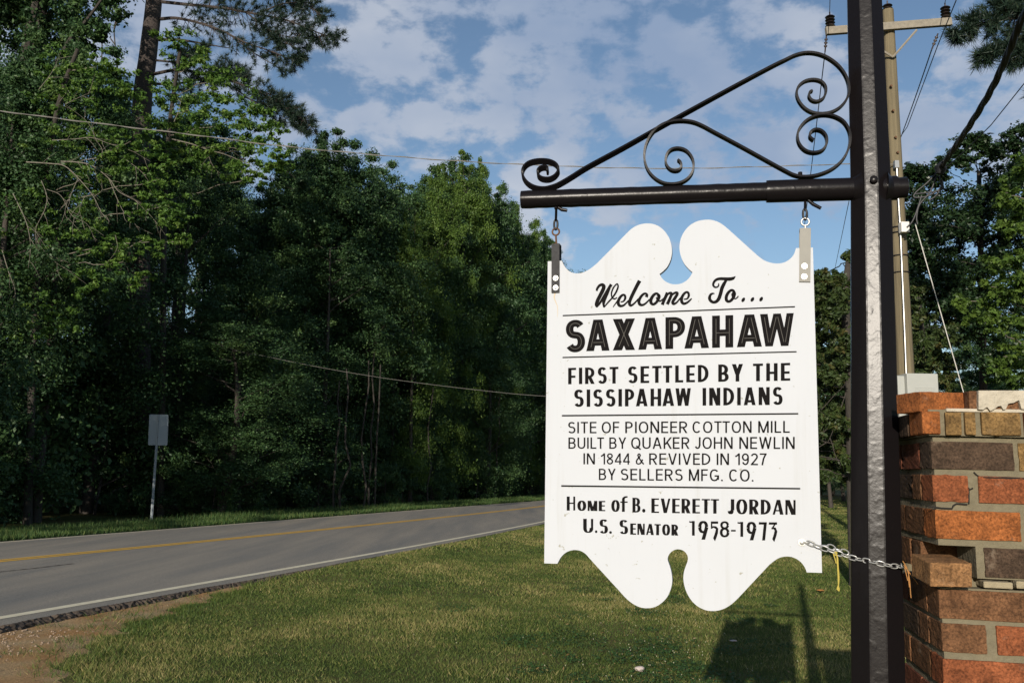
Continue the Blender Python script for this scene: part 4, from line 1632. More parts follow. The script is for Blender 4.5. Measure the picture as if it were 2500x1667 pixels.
pf = allp[2] + nf * (allw[2] / 2)             # front flat of the post near chain height
pfront = on_plane(2150, 1375, allp[1].lerp(allp[2], .5) + nf * (.115 / 2 + .006), nf)
pts = []
c1 = sgn(*ZC(225, 240), .008)
c3 = on_plane(*ZC(1430, 600), pfront, nf)
c2 = on_plane(*ZC(1090, 535), pfront - nf * .026, nf)
c4 = on_plane(*ZC(1640, 650), pfront, nf)
c5 = on_plane(*ZC(1920, 680), pfront - nf * .030, nf)
c6 = Vector((c5.x + .01, c5.y + .06, c5.z + .004))
mid = c1.lerp(c2, .5) - zv * .004
m1 = on_plane(*ZC(460, 330), c1.lerp(c2, .27), n_s)
m2 = on_plane(*ZC(780, 440), c1.lerp(c2, .64), n_s)
cp = [Vector(p) for p in smooth_path([tuple(v) for v in (c1, m1, m2, c2, c3, c4, c5, c6)], 20)]
ch = empty('chain', c1, 'bright steel chain tying the white board back round the black post', 'chain')
# walk along the path and hang alternating links
LNK = .0215
acc_ = 0
seg_pts = [cp[0]]
for i in range(1, len(cp)):
    acc_ += (cp[i] - cp[i - 1]).length
    if acc_ >= LNK * .78:
        seg_pts.append(cp[i])
        acc_ = 0
for i in range(len(seg_pts) - 1):
    a, b = seg_pts[i], seg_pts[i + 1]
    d = (b - a).normalized()
    c = (a + b) / 2
    s1 = d.cross(n_s).normalized()
    s2 = d.cross(s1).normalized()
    sv = (s1 * .9 + s2 * .35).normalized() if i % 2 == 0 else (s2 * .9 - s1 * .35).normalized()
    hl, hw = LNK * .5, .0062
    pth = []
    for t in np.linspace(0, 2 * math.pi, 14, endpoint=False):
        cx_, sx_ = math.cos(t), math.sin(t)
        pth.append(c + d * (hl * math.copysign(abs(cx_) ** .8, cx_) - 0) + sv * (hw * math.copysign(abs(sx_) ** .7, sx_)))
    mb = MB()
    mb.tube(pth, .0016, 6, closed=True)
    mb.build('link', M['chrome'], ch, smooth=True)
# second slack run of the chain
cq = [Vector(p) for p in smooth_path([tuple(on_plane(*ZC(*p), c1.lerp(c2, .5) - n_s * .012, n_s)) for p in ((470, 300), (590, 305), (700, 350), (810, 380), (900, 420), (990, 455))], 14)]
acc_ = 0
seg_pts = [cq[0]]
for i in range(1, len(cq)):
    acc_ += (cq[i] - cq[i - 1]).length
    if acc_ >= LNK * .78:
        seg_pts.append(cq[i])
        acc_ = 0
for i in range(len(seg_pts) - 1):
    a, b = seg_pts[i], seg_pts[i + 1]
    d = (b - a).normalized()
    c = (a + b) / 2
    s1 = d.cross(n_s).normalized()
    s2 = d.cross(s1).normalized()
    sv = s1 if i % 2 else s2
    pth = [c + d * (LNK * .5 * math.cos(t)) + sv * (.0062 * math.sin(t)) for t in np.linspace(0, 2 * math.pi, 14, endpoint=False)]
    mb = MB()
    mb.tube(pth, .0016, 6, closed=True)
    mb.build('link', M['chrome'], ch, smooth=True)

# twine knotted to the chain
tw = c1.lerp(c2, .58)
mb = MB()
for pts in ([(715, 420), (755, 470), (765, 600), (778, 800), (785, 1000), (780, 1110)], [(715, 420), (700, 460), (725, 540), (745, 620)], [(740, 440), (770, 520), (782, 700), (795, 900), (775, 1090)],
            [(700, 440), (735, 415), (765, 440)], [(780, 1030), (800, 1080), (795, 1120)], [(775, 1030), (760, 1090)], [(690, 440), (720, 470), (770, 480)]):
    mb.tube([on_plane(*ZC(*p), tw + n_s * .004, n_s) for p in smooth_path(pts, 4)], .0016, 6)
o = mb.build('twine', M['twine'])
tag(o, 'frayed yellow twine knotted on the chain and hanging straight down', 'twine')

# ------------------------------------------------------------------ brick pillar
PA = math.radians(10)
bf = Vector((math.cos(PA), -math.sin(PA), -.018)).normalized()        # along the front face, to the right
bl = Vector((math.sin(PA), math.cos(PA), 0))         # along the left face, away from us
PC = atY(2277, 1150, 2.2)
PC.z = 0


def front_s(px, py=1150, out_=0.0):
    p = on_plane(px, py, PC - bl * out_, bl)
    return (p - PC).dot(Vector((bf.x, bf.y, 0)))


def front_z(py, px=2285):
    return on_plane(px, py, PC, bl).z


PW, PD = .60, .385
g0 = float(gz(1.1, 2.3)) - .1
pl = empty('brick_pillar', (PC.x + bf.x * .3 + bl.x * .19, PC.y + bf.y * .3 + bl.y * .19, g0), 'cracked old red brick pillar with crumbling mortar beside the black post', 'pillar')
courses = []                                          # (z bottom, z top)
for a, b in ((1144, 1077), (1223, 1158), (1314, 1244), (1403, 1332), (1508, 1437), (1590, 1520), (1676, 1606)):
    courses.append((front_z(a), front_z(b)))
while courses[-1][0] > g0:
    a, b = courses[-1]
    courses.append((a - .0835, b - .0835))
random.seed(21)
br = MB()


def brick(s0, s1, d0, d1, z0, z1, tint, j=.0015, rot=0):
    c = PC + bf * ((s0 + s1) / 2) + bl * ((d0 + d1) / 2) + zv * ((z0 + z1) / 2)
    c += Vector((random.uniform(-j, j), random.uniform(-j, j), random.uniform(-j, j) * .5))
    r = Matrix.Rotation(rot + random.uniform(-.006, .006), 3, 'Z')
    br.box(c, r @ bf, r @ bl, zv, (s1 - s0) / 2, (d1 - d0) / 2, (z1 - z0) / 2, tint)


TINT = dict(dark=.05, brown=.2, tan=.35, red=.5, orange=.65, olive=.8, maroon=.95)
HB = .088
FR = {0: [(0, front_s(2479), 'dark'), (front_s(2491), front_s(2700), 'olive')],
      1: [(0, front_s(2364), 'red'), (front_s(2386), front_s(2600), 'red')],
      2: [(0, front_s(2484), 'orange'), (front_s(2498), front_s(2600), 'red')],
      3: [(front_s(2390), front_s(2600), 'dark')],
      4: [(0, front_s(2520), 'brown')],
      5: [(0, front_s(2384), 'brown'), (front_s(2408), front_s(2620), 'red')],
      6: [(0, front_s(2520), 'red')]}
kinds = ['red', 'brown', 'orange', 'maroon', 'dark', 'tan', 'red']
for i, (z0, z1) in enumerate(courses):
    shift = .004 if i >= 4 else 0                     # lower courses sit a little proud of the crack
    fr_ = FR.get(i)
    if fr_ is None:
        fr_ = [(0, .19 if i % 2 else HB, random.choice(kinds))]
    s = 0
    for (a, b, kd) in fr_:
        dd = .1 if True else 0
        brick(a, b, -.0, dd, z0, z1, TINT[kd])
        s = b
    while s < PW - .05:
        a = s + .014
        b = min(PW, a + (.19 if (i + int(s * 10)) % 2 else .19))
        if PW - b < .06:
            b = PW
        brick(a, b, 0, .1, z0, z1, TINT[random.choice(kinds)])
        s = b
    # left face, its shade put into darker brick tints
    head = fr_[0][1] < .12
    lefts = [.1, .29, .385] if i % 2 == 0 else [.1, .195, .385]
    if i == 3:
        lefts = [.14, .24, .385]
    prev = lefts[0]
    for b in lefts[1:]:
        brick(0, .1, prev + .012, b, z0, z1, TINT[random.choice(['maroon', 'brown', 'dark', 'maroon', 'dark', 'brown'])])
        prev = b
    # hidden right and back faces
    brick(PW - .1, PW, .112, .385, z0, z1, TINT['red'])
    brick(.112, PW - .112, .285, .385, z0, z1, TINT['brown'])
br.build('brickwork', M['brick'], pl, bevel=.0018, tint=True, rough=.0006)
mo = MB()
ztop = courses[0][1] + .012
c_ = .005


def core(s0, s1, d0, d1, z0, z1):
    c = PC + bf * ((s0 + s1) / 2) + bl * ((d0 + d1) / 2) + zv * ((z0 + z1) / 2)
    mo.box(c, bf, bl, zv, (s1 - s0) / 2, (d1 - d0) / 2, (z1 - z0) / 2)


hz0, hz1 = courses[3][0] - .004, courses[3][1] + .002
gapz = courses[4][1] + .004
core(c_, PW - c_, c_, PD - c_, g0, gapz)
core(.06, PW - .06, .05, PD - .05, gapz, hz0)
core(front_s(2372), PW - c_, c_, PD - c_, hz0, hz1)
core(c_, front_s(2372) - .001, .34, PD - c_, hz0, hz1)
core(c_, PW - c_, c_, PD - c_, hz1, ztop)
mo.build('mortar', M['mortar'], pl)
# ragged mortar tongues in the crack
mb = MB()
for (a, b, za, zb) in ((2382, 2452, 1412, 1428), (2460, 2500, 1408, 1426)):
    s0, s1 = front_s(a), front_s(b)
    mb.box(PC + bf * ((s0 + s1) / 2) + bl * .02 + zv * ((front_z(za) + front_z(zb)) / 2), bf, bl, zv, (s1 - s0) / 2, .03, abs(front_z(za) - front_z(zb)) / 2)
mb.build('mortar', M['mortar_tan'], pl, bevel=.003)
# corbel course: bricks on edge, standing a little proud
co_ = MB()
brk = br
br = co_
cz0, cz1 = front_z(1061), front_z(1006)
PRJ = .022
for (a, b, kd) in ((2258, 2303, 'orange'), (2314, 2353, 'olive'), (2362, 2388, 'olive'), (2403, 2500, 'olive'), (2512, 2620, 'red'), (2632, 2720, 'brown')):
    brick(front_s(a, out_=PRJ), front_s(b, out_=PRJ), -PRJ, .1, cz0, cz1, TINT[kd], .002)
s = front_s(2720, out_=PRJ) + .012
brick(s, PW + PRJ, -PRJ, .385, cz0, cz1, TINT['red'])
l0 = front_s(2258, out_=PRJ)
for (a, b, kd) in ((.112, .20, 'dark'), (.212, .30, 'dark'), (.31, .40, 'brown')):
    brick(l0, l0 + .1, a, b, cz0, cz1, TINT[kd], .002)
br.build('corbel', M['brick'], pl, bevel=.003, tint=True, rough=.0006)
mb = MB()
mb.box(PC + bf * (PW / 2) + bl * (PD / 2 - .004) + zv * ((cz0 + cz1) / 2 + .002), bf, bl, zv, PW / 2 + .006, PD / 2 + .006, (cz1 - cz0) / 2 + .004)
mb.build('mortar_bed', M['mortar'], pl)
M['crack'] = simple('painted crack shadow', (.018, .015, .012), .95)  # dark strips: the shade inside the cracks is put into their colour
for pts, w_ in (([(2378, 1152), (2384, 1158), (2390, 1162), (2400, 1165)], .0016), ([(2400, 1165), (2430, 1166), (2470, 1167), (2530, 1169)], .0028), ([(2365, 1190), (2368, 1195), (2376, 1191), (2366, 1196), (2366, 1230)], .0018),
                ([(2268, 1236), (2300, 1240), (2325, 1241), (2328, 1234), (2336, 1229), (2362, 1231)], .0022)):
    mb = MB()
    mb.tube([on_plane(px, py, PC - bl * .0005, bl) + bl * .002 for px, py in pts], w_, 6)
    mb.build('crack', M['crack'], pl)
# loose bricks on top and the one sliding out of the hole
def loose(name, c, ax, ay, hx, hy, hz, tint, label, tilt=(0, 0, 1)):
    az = ax.cross(ay).normalized()
    mb = MB()
    mb.box(c, ax, ay, az, hx, hy, hz, tint)
    off = Vector((c.x, c.y, c.z - hz))
    r = mb.build(name, M['brick'], bevel=.003, tint=True, rough=.0006)
    return tag(r, label, 'brick')


ta = math.radians(-6)
ax_ = Vector((math.cos(ta), math.sin(ta), 0))
ay_ = Vector((-math.sin(ta), math.cos(ta), 0))
# top orange brick, turned a little
y0 = 2.19
fl, fr2 = atY(2246, 980, y0), atY(2367, 980, y0 + .002)
zt, zb = atY(2300, 956, y0).z, atY(2300, 1005, y0).z
axt = (fr2 - fl)
axt.z = 0
wt = axt.length
axt.normalize()
ayt = Vector((math.sin(math.radians(-9)), math.cos(math.radians(-9)), 0))
axt = Vector((ayt.y, -ayt.x, 0))
ctr = Vector((fl.x, fl.y, (zt + zb) / 2)) + axt * (wt / 2) + ayt * .05
loose('loose_brick', ctr, axt, ayt, wt / 2, .05, (zt - zb) / 2, TINT['orange'], 'orange brick with whitish stains lying loose on the left of the pillar top')
# next block crusted in mortar
y1 = 2.165
fl, fr2 = atY(2368, 976, y1), atY(2530, 976, y1 - .02)
zt, zb = atY(2430, 954, y1).z, atY(2430, 1000, y1).z
axm = (fr2 - fl)
axm.z = 0
wm = axm.length
axm.normalize()
aym = Vector((-axm.y, axm.x, 0))
ctr = Vector((fl.x, fl.y, (zt + zb) / 2)) + axm * (wm / 2) + aym * .055
b2 = loose('loose_brick', ctr, axm, aym, wm / 2, .05, (zt - zb) / 2, TINT['brown'], 'dark brick crusted with pale mortar lying on the pillar top')
# mortar crust with a ragged lower edge
mb = MB()
sx0 = Vector((fl.x, fl.y, 0)) + aym * .003
prof = [(2389, 953, 999), (2400, 953, 1000), (2410, 953, 993), (2418, 953, 1003), (2428, 953, 998), (2436, 953, 992), (2444, 953, 990), (2450, 953, 1000), (2456, 953, 998), (2462, 953, 985), (2475, 953, 983), (2488, 953, 976), (2494, 953, 998), (2530, 953, 1002)]
vs_, fs_ = [], []
for k, (px, a, b) in enumerate(prof):
    pt = on_plane(px, a, sx0 - aym * .012, aym)
    pb_ = on_plane(px, b, sx0 - aym * .010, aym)
    vs_ += [pt, pb_, pb_ + aym * .012, pt + aym * .1]
    if k:
        i0 = (k - 1) * 4
        i1 = k * 4
        fs_ += [(i0, i0 + 1, i1 + 1, i1), (i0 + 1, i0 + 2, i1 + 2, i1 + 1), (i0 + 3, i0, i1, i1 + 3), (i0 + 2, i0 + 3, i1 + 3, i1 + 2)]
fs_ += [(0, 3, 2, 1), tuple(len(vs_) - 4 + k for k in range(4))]
mb.add(vs_, fs_)
off_parent = b2
o = mb.build('mortar_crust', M['mortar_pale'], b2)
# pale mortar bed under it
mb = MB()
s0, s1 = front_s(2320, out_=.02), front_s(2560, out_=.02)
mb.box(PC + bf * ((s0 + s1) / 2) + bl * .05 + zv * (cz1 + .005), bf, bl, zv, (s1 - s0) / 2, .066, .004)
mb.build('mortar_bed', M['mortar_pale'], pl, bevel=.002)
# brick sliding out of the hole
y2 = 2.155
fl, fr2 = atY(2271, 1400, y2), atY(2368, 1400, y2)
zt, zb = atY(2320, 1373, y2).z, atY(2320, 1432, y2).z
wl = fr2.x - fl.x
ayl = Vector((math.sin(math.radians(7)), math.cos(math.radians(7)), .06)).normalized()
axl = Vector((ayl.y, -ayl.x, 0)).normalized()
ctr = Vector((fl.x, fl.y, (zt + zb) / 2)) + axl * (wl / 2) + ayl * .07
loose('loose_brick', ctr, axl, ayl, wl / 2, .07, (zt - zb) / 2, TINT['tan'], 'tan brick sliding out of the broken corner hole in the pillar')

# dry needles caught between post and pillar
mb = MB()
for pts in ([(1940, 580), (2010, 700), (2060, 900), (2080, 1150), (2090, 1240)], [(1960, 650), (2040, 760), (2120, 870), (2215, 1000)], [(2050, 760), (2045, 900), (2060, 1050)], [(1975, 690), (2000, 800), (2030, 930)]):
    mb.tube([atY(*ZC(*p), 2.32) for p in smooth_path(pts, 4)], .0011, 5)
tag(mb.build('pine_needle_tuft', M['dry_needle']), 'few orange dry pine needles caught between post and brick pillar', 'pine needles')

# ------------------------------------------------------------------ small things on the lawn
for name, px, py, r, m, label, cat in (('stone', 1562, 1637, .035, 'stone', 'small pale pink stone lying in the grass below the board', 'stone'),
                                       ('fallen_leaf', 2003, 1448, .05, 'dry_leaf', 'curled orange dead leaf on the grass beside the hanging twine', 'leaf'),
                                       ('fallen_leaf', 1790, 1575, .03, 'stone', 'tiny pale leaf scrap in the shadow of the board', 'leaf')):
    p = on_ground(px, py)
    p.z = float(gz(p.x, p.y))
    bm = bmesh.new()
    bmesh.ops.create_icosphere(bm, subdivisions=2, radius=r)
    random.seed(px)
    for v in bm.verts:
        v.co *= random.uniform(.85, 1.12)
        v.co.z *= .7 if name == 'stone' else .25
        v.co.x *= 1.2
    me = bpy.data.meshes.new(name)
    bm.to_mesh(me)
    bm.free()
    me.materials.append(M[m])
    o = bpy.data.objects.new(name, me)
    COL.objects.link(o)
    o.location = (p.x, p.y, p.z + (.03 if name == 'stone' else .045))
    tag(o, label, cat)

# ------------------------------------------------------------------ road sign seen from behind
rsb = on_ground(369, 1276, .1)
RSY = rsb.y
rs = empty('road_sign', (rsb.x, rsb.y, float(gz(rsb.x, rsb.y))), 'blank grey back of a road sign on a thin metal post by the far verge', 'road sign')
pa, pb2 = atY(387, 1013, RSY), atY(368, 1285, RSY)
pv = (pa - pb2).normalized()
mb = MB()
cx = Vector((1, 0, 0))
cy = Vector((0, 1, 0))
bot_ = pb2 - pv * .15
tp_ = pa - pv * .02
for (dx, hx, dy, hy) in ((0, .02, -.012, .003), (-.019, .003, 0, .012), (.019, .003, 0, .012), (-.03, .010, .012, .003), (.03, .010, .012, .003)):
    c = (bot_ + tp_) / 2 + cx * dx + cy * dy
    mb.box(c, cx, cy, pv, hx, hy, (tp_ - bot_).length / 2)
mb.build('post', M['sign_post'], rs)
mb = MB()
P4 = [atY(364, 1011, RSY), atY(411, 1012, RSY), atY(408, 1087, RSY), atY(361, 1086, RSY)]
# rounded rectangle
ctr = sum(P4, Vector()) / 4
ux = (P4[1] - P4[0] + P4[2] - P4[3]) / 4
uy = (P4[0] - P4[3] + P4[1] - P4[2]) / 4
rr = .14
outl = []
for (sx, sy, a0) in ((1, 1, 0), (-1, 1, 90), (-1, -1, 180), (1, -1, 270)):
    for k in range(5):
        a = math.radians(a0 + 22.5 * k)
        outl.append(ctr + ux * (sx * (1 - rr) + rr * math.cos(a)) + uy * (sy * (1 - rr * .62) + rr * .62 * math.sin(a)) + cy * .018)
bk = [p + cy * .003 for p in outl]
no = len(outl)
mb.add(outl + bk, [tuple(range(no)), tuple(range(2 * no - 1, no - 1, -1))] + [(k, (k + 1) % no, no + (k + 1) % no, no + k) for k in range(no)])
mb.build('panel', M['sign_back'], rs)
for f in (.55, -.5):
    mb = MB()
    c = ctr + uy * f
    mb.tube([c - cy * .02, c - cy * .012], .012, 8)
    mb.build('bolt', M['rust'], rs)

# ------------------------------------------------------------------ utility pole and lines
UY = 17.0
up_t, up_b = atY(2168, 26, UY), atY(2214, 990, UY)
ax_d = (up_t - up_b).normalized()
gzb = float(gz(up_b.x, UY))
ub = up_b - ax_d * ((up_b.z - gzb + .2) / ax_d.z)
upo = empty('utility_pole', (ub.x, ub.y, gzb), 'weathered wooden utility pole with a crossarm and insulators behind the black post', 'utility pole')


def along(py):
    """pole axis point at picture height py"""
    t = np.interp(py, [26, 990], [0, 1])
    return up_t.lerp(up_b, float(t))


mb = MB()
L_ = 24
mb.tube([ub.lerp(up_t, k / L_) for k in range(L_ + 1)], [.19 - .085 * k / L_ for k in range(L_ + 1)], 14)
mb.build('pole', M['wood_pole'], upo, smooth=True)
ca, cb = atY(2016, 77, UY - .16), atY(2322, 54, UY - .16)
ad_ = (cb - ca).normalized()
nn_ = Vector((0, -1, 0))
uu_ = ad_.cross(nn_).normalized()
mb = MB()
mb.box((ca + cb) / 2, ad_, nn_, uu_, (cb - ca).length / 2, .045, .075)
xarm = mb.build('crossarm', M['wood_arm'], upo, bevel=.004)
mb = MB()
b0, b1 = atY(2238, 74, UY - .2), atY(2180, 140, UY - .17)
mb.tube([b0, b1], .022, 6)
b2_ = atY(2090, 85, UY - .2)
mb.tube([b2_, b1], .022, 6)
mb.build('brace', M['wood_arm'], upo)


def insulator(p, d, n=4, r=.095, parent=upo):
    mb = MB()
    d = d.normalized()
    mb.tube([p - d * .06, p + d * (.062 * n + .06)], .014, 8)
    for k in range(n):
        a = p + d * (.062 * k)
        mb.tube([a, a + d * .012, a + d * .03, a + d * .036], [.03, r, r * .8, .03], 14)
    mb.build('insulator', M['porcelain'], parent, smooth=True)
    return p + d * (.062 * n + .06)


il = insulator(atY(2027, 66, UY - .16), Vector((0, 0, 1)))
ir = insulator(atY(2309, 44, UY - .16), Vector((0, 0, 1)))
it = insulator(atY(2167, 24, UY), Vector((0, 0, 1)), 2)
dl = insulator(atY(2017, 95, UY - .1), Vector((.05, .5, -.85)), 3, .035)
dr = insulator(atY(2287, 90, UY - .1), Vector((-.25, .4, -.85)), 3, .035)
# conduit, junction box, meter
mb = MB()
cpts = [(2189, 402), (2193, 480), (2198, 560), (2204, 700), (2210, 850), (2214, 960)]
mb.tube([atY(x, y, UY - .2) for x, y in cpts], .022, 8)
mb.build('conduit', M['steel'], upo, smooth=True)
mb = MB()
mb.box(atY(2188, 402, UY - .2), cx, cy, zv, .04, .04, .07)
mb.build('clamp', M['steel'], upo)
mb = MB()
jb = atY(2207, 556, UY - .3)
mb.box(jb, cx, cy, zv, .075, .07, .10)
mb.build('junction_box', M['white_plastic'], upo, bevel=.012)
for py in (572, 585, 640, 680):
    mb = MB()
    p = along(py)
    mb.tube(ring_path(p, .16, cx, cy, 20), .010, 6, closed=True)
    mb.build('band', M['cable'], upo)
for (px, py) in ((2166, 60), (2176, 210), (2181, 270), (2187, 335), (2192, 372), (2203, 620)):
    mb = MB()
    p = atY(px, py, UY - .165)
    mb.tube([p + Vector((0, .05, 0)), p - Vector((0, .015, 0))], .022, 6)
    mb.build('bolt', M['rust'], upo)
for (px0, px1, py0, py1) in ((2198, 2206, 1166, 1192), (2198, 2205, 1200, 1235)):
    mb = MB()
    a, b = atY(px0, py0, UY - .25), atY(px1, py1, UY - .25)
    mb.box((a + b) / 2, cx, cy, zv, abs(b.x - a.x) / 2 + .01, .06, abs(a.z - b.z) / 2)
    mb.build('meter_box', M['white_plastic'], upo, bevel=.01)
# equipment cabinet strapped to the pole
c0, c1_ = atY(2211, 911, UY - .55), atY(2289, 911, UY - .55)
zt, zb = c0.z, atY(2211, 1032, UY - .55).z
cw = c1_.x - c0.x
cab = empty('utility_cabinet', ((c0.x + c1_.x) / 2, c0.y + .2, zb), 'pale grey louvred metal cabinet mounted low on the utility pole', 'cabinet')
mb = MB()
cfx = Vector((math.cos(.06), math.sin(.06), 0))
cfy = Vector((-math.sin(.06) - .0, math.cos(.06), 0))
mb.box(Vector(((c0.x + c1_.x) / 2, c0.y + .2, (zt + zb) / 2)), cfx, cfy, zv, cw / 2, .2, (zt - zb) / 2)
mb.build('housing', M['cabinet'], cab, bevel=.012)
mb = MB()
mb.box(Vector((c0.x - .07, c0.y + .22, (zt + zb) / 2 - .02)), cfx, cfy, zv, .065, .16, (zt - zb) / 2 - .02)
mb.build('side_box', M['cabinet'], cab, bevel=.012)
mb = MB()
for r_i in range(5):
    for c_i in range(5):
        p = Vector((c0.x + cw * (.32 + .13 * c_i), c0.y - .012 + .06 * cw * (.32 + .13 * c_i), zt - .26 - .035 * r_i))
        mb.box(p, cfx, cfy, zv, .034, .012, .008)
mb.build('louvre', M['cabinet'], cab, bevel=.002)
mb = MB()
mb.box(Vector((c0.x + cw * .3, c0.y - .004 + .018 * cw, zt - .02)), cfx, cfy, zv, cw * .26, .004, .008)
mb.build('hinge', M['white_plastic'], cab)


def sag(a, b, s, n=40):
    return [a.lerp(b, k / n) - zv * (4 * s * (k / n) * (1 - k / n)) for k in range(n + 1)]


def cable(name, pts, r, m, label, cat='cable', group=None, n=6, twist=0.0):
    mb = MB()
    mb.tube(pts, r, n)
    if twist:
        pp = []
        L0 = 0
        for i, p in enumerate(pts):
            if i:
                L0 += (Vector(p) - Vector(pts[i - 1])).length
            pp.append(Vector(p) + Vector((0, math.cos(L0 * 6.0), math.sin(L0 * 6.0))) * twist)
        mb.tube(pp, r * .8, n)
    return tag(mb.build(name, m, smooth=True), label, cat, group)


# span over the road: runs from a pole off to the left, past the post, to the utility pole
w0 = atY(-400, 212, 15.0)
PXW = [(0, 271), (250, 303), (500, 333), (680, 356), (900, 377), (1080, 391), (1276, 402), (1500, 410), (1700, 411), (1900, 406), (2074, 401)]
wp = [w0] + [atY(x, y, float(np.interp(x, [-400, 2190], [15, UY - .15]))) for x, y in PXW] + [atY(2190, 402, UY - .15)]
fine = [Vector(p) for p in smooth_path([tuple(v) for v in wp], 40)]
cable('overhead_wire', fine, .006, M['wire'], 'twisted overhead wire crossing the whole view from the upper left to the pole', 'wire', twist=.011)
PXW = [(560, 850), (640, 868), (800, 900), (960, 926), (1150, 950), (1333, 967), (1600, 975), (2000, 985), (2200, 985)]
wp = [atY(x, y, float(np.interp(x, [560, 2200], [34, 19]))) for x, y in PXW]
wp = [wp[0] + (wp[0] - wp[1]) * 2.2 + zv * .5] + wp
cable('low_wire', [Vector(p) for p in smooth_path([tuple(v) for v in wp], 16)], .0055, M['wire'], 'thin lower wire strung in front of the dark trees', 'wire')
GRP = None
a = dl
cable('power_line', sag(a, Vector((34.8, 118, 13.4)), 1.2), .010, M['wire_dark'], 'thin line dropping behind the scrollwork from the left crossarm end', 'power line')
cable('power_line', [il, Vector(atY(2030, -120, 11)), Vector(atY(2040, -900, 3))], .007, M['wire_dark'], 'thin line rising from the left crossarm insulator', 'power line')
cable('power_line', [atY(2073, 490, 30), atY(2035, 672, 55), Vector((35.4, 118, 12.0))], .012, M['wire_dark'], 'short thin line left of the post below the arm', 'power line')
cable('power_line', [ir, Vector(atY(2322, -60, 13)), Vector(atY(2400, -700, 5))], .007, M['wire_dark'], 'thin line rising from the right crossarm insulator', 'power line')
cable('power_line', [atY(2335, 0, 14.5), atY(2290, 110, 17), atY(2215, 310, 22), atY(2172, 372, 26), atY(2130, 425, 28)], .010, M['wire_dark'], 'thin line running down right of the pole, nearer the pole', 'power line')
cable('power_line', sag(dr, atY(2180, 385, 26), .05), .012, M['wire_dark'], 'thin line hanging from the right dead end insulator', 'power line')
# thick service bundle swinging down to the pole
kb = [(2560, -60, 9.5), (2497, 45, 10.5), (2462, 130, 11.3), (2420, 220, 12.4), (2372, 300, 13.6), (2333, 358, 14.8), (2300, 405, 15.8)]
bp_ = [Vector(p) for p in smooth_path([tuple(atY(*p)) for p in kb], 8)]
mb = MB()
for ph in range(3):
    pp = []
    for i, p in enumerate(bp_):
        a = i * .55 + ph * 2.1
        pp.append(p + Vector((math.cos(a), 0, math.sin(a))) * .022)
    mb.tube(pp, .03, 8)
tag(mb.build('service_cable', M['cable'], smooth=True), 'thick black bundled cable swooping down from the upper right to the pole', 'cable')
mb = MB()
knob = atY(2296, 412, 15.9)
mb.tube([knob + Vector((.05, 0, .1)), knob, knob - Vector((.03, 0, .1))], [.06, .11, .05], 12)
for pts in ([(2290, 420), (2262, 448), (2236, 470), (2233, 482), (2262, 480), (2290, 465), (2300, 455)], [(2292, 430), (2298, 455), (2285, 478), (2268, 490)], [(2250, 478), (2240, 510), (2228, 540), (2214, 556)],
            [(2286, 432), (2270, 470), (2245, 500), (2238, 530), (2240, 548)], [(2300, 440), (2300, 462), (2270, 470), (2235, 474)]):
    mb.tube([atY(x, y, 16.2 + .003 * (2290 - x)) for x, y in smooth_path(pts, 5)], .016, 7)
tag(mb.build('cable_loops', M['cable'], smooth=True), 'tangle of black cable loops and splice hanging beside the pole', 'cable')
cable('telephone_wire', [atY(2540, 150, 12), atY(2500, 205, 12.6), atY(2420, 305, 14), atY(2360, 365, 15.2), atY(2310, 410, 16), atY(2200, 515, 17), atY(2186, 540, 17)], .008, M['wire_dark'], 'thin wire running beside the thick bundled cable', 'wire')
cable('guy_wire', [atY(2234, 545, UY), atY(2353, 960, UY + 1.0), atY(2420, 1190, UY + 1.6)], .009, M['white_plastic'], 'pale guy wire slanting down from the pole behind the pillar', 'wire')

# ------------------------------------------------------------------ trees
def leaf_quads(rng, C, R, per, size, flat=.7, updir=.55, asp=.55):
    """leaf-sized folded quads scattered through clumps; C (k,3) centres, R (k,) radii"""
    k = len(C)
    n = k * per
    idx = np.repeat(np.arange(k), per)
    d = rng.normal(size=(n, 3))
    d /= np.linalg.norm(d, axis=1)[:, None]
    rad = np.minimum(np.abs(rng.normal(0, .62, n)) + .06, 1.45)     # soft, ragged clumps with a thinning rim
    off = d * rad[:, None] * R[idx][:, None] * rng.uniform(.6, 1.4, (k, 3))[idx]
    off[:, 2] *= flat
    P = C[idx] + off
    nrm = d * .55 + rng.normal(size=(n, 3)) * .55
    nrm[:, 2] += updir
    nrm /= np.linalg.norm(nrm, axis=1)[:, None]
    t = np.cross(nrm, rng.normal(size=(n, 3)))
    t /= np.linalg.norm(t, axis=1)[:, None] + 1e-9
    b = np.cross(nrm, t)
    s = size * rng.uniform(.6, 1.35, n)[:, None]
    p0 = P - t * s * .5
    p2 = P + t * s * .5 - nrm * s * .10
    p1 = P + b * s * asp * .5 - t * s * .08 + nrm * s * .06
    p3 = P - b * s * asp * .5 - t * s * .08 + nrm * s * .06
    vs = np.stack([p0, p1, p2, p3], 1).reshape(-1, 3)
    ct = rng.normal(0, .16, k)
    tint = np.clip(.42 + ct[idx] + rng.normal(0, .14, n), 0, 1)
    return vs, tint


def limb(mb, a, b, r0, r1, rng, bend=.12, n=6, sides=6):
    a, b = Vector(a), Vector(b)
    L_ = (b - a).length
    o = Vector(rng.normal(size=3)) * (L_ * bend)
    o.z = abs(o.z) * .6
    pts = []
    for i in range(n + 1):
        t = i / n
        pts.append(a.lerp(b, t) + o * (4 * t * (1 - t)) * .5 + Vector(rng.normal(size=3)) * (L_ * .012 * (0 < i < n)))
    mb.tube(pts, [r0 + (r1 - r0) * (i / n) for i in range(n + 1)], sides, caps=False)
    return pts


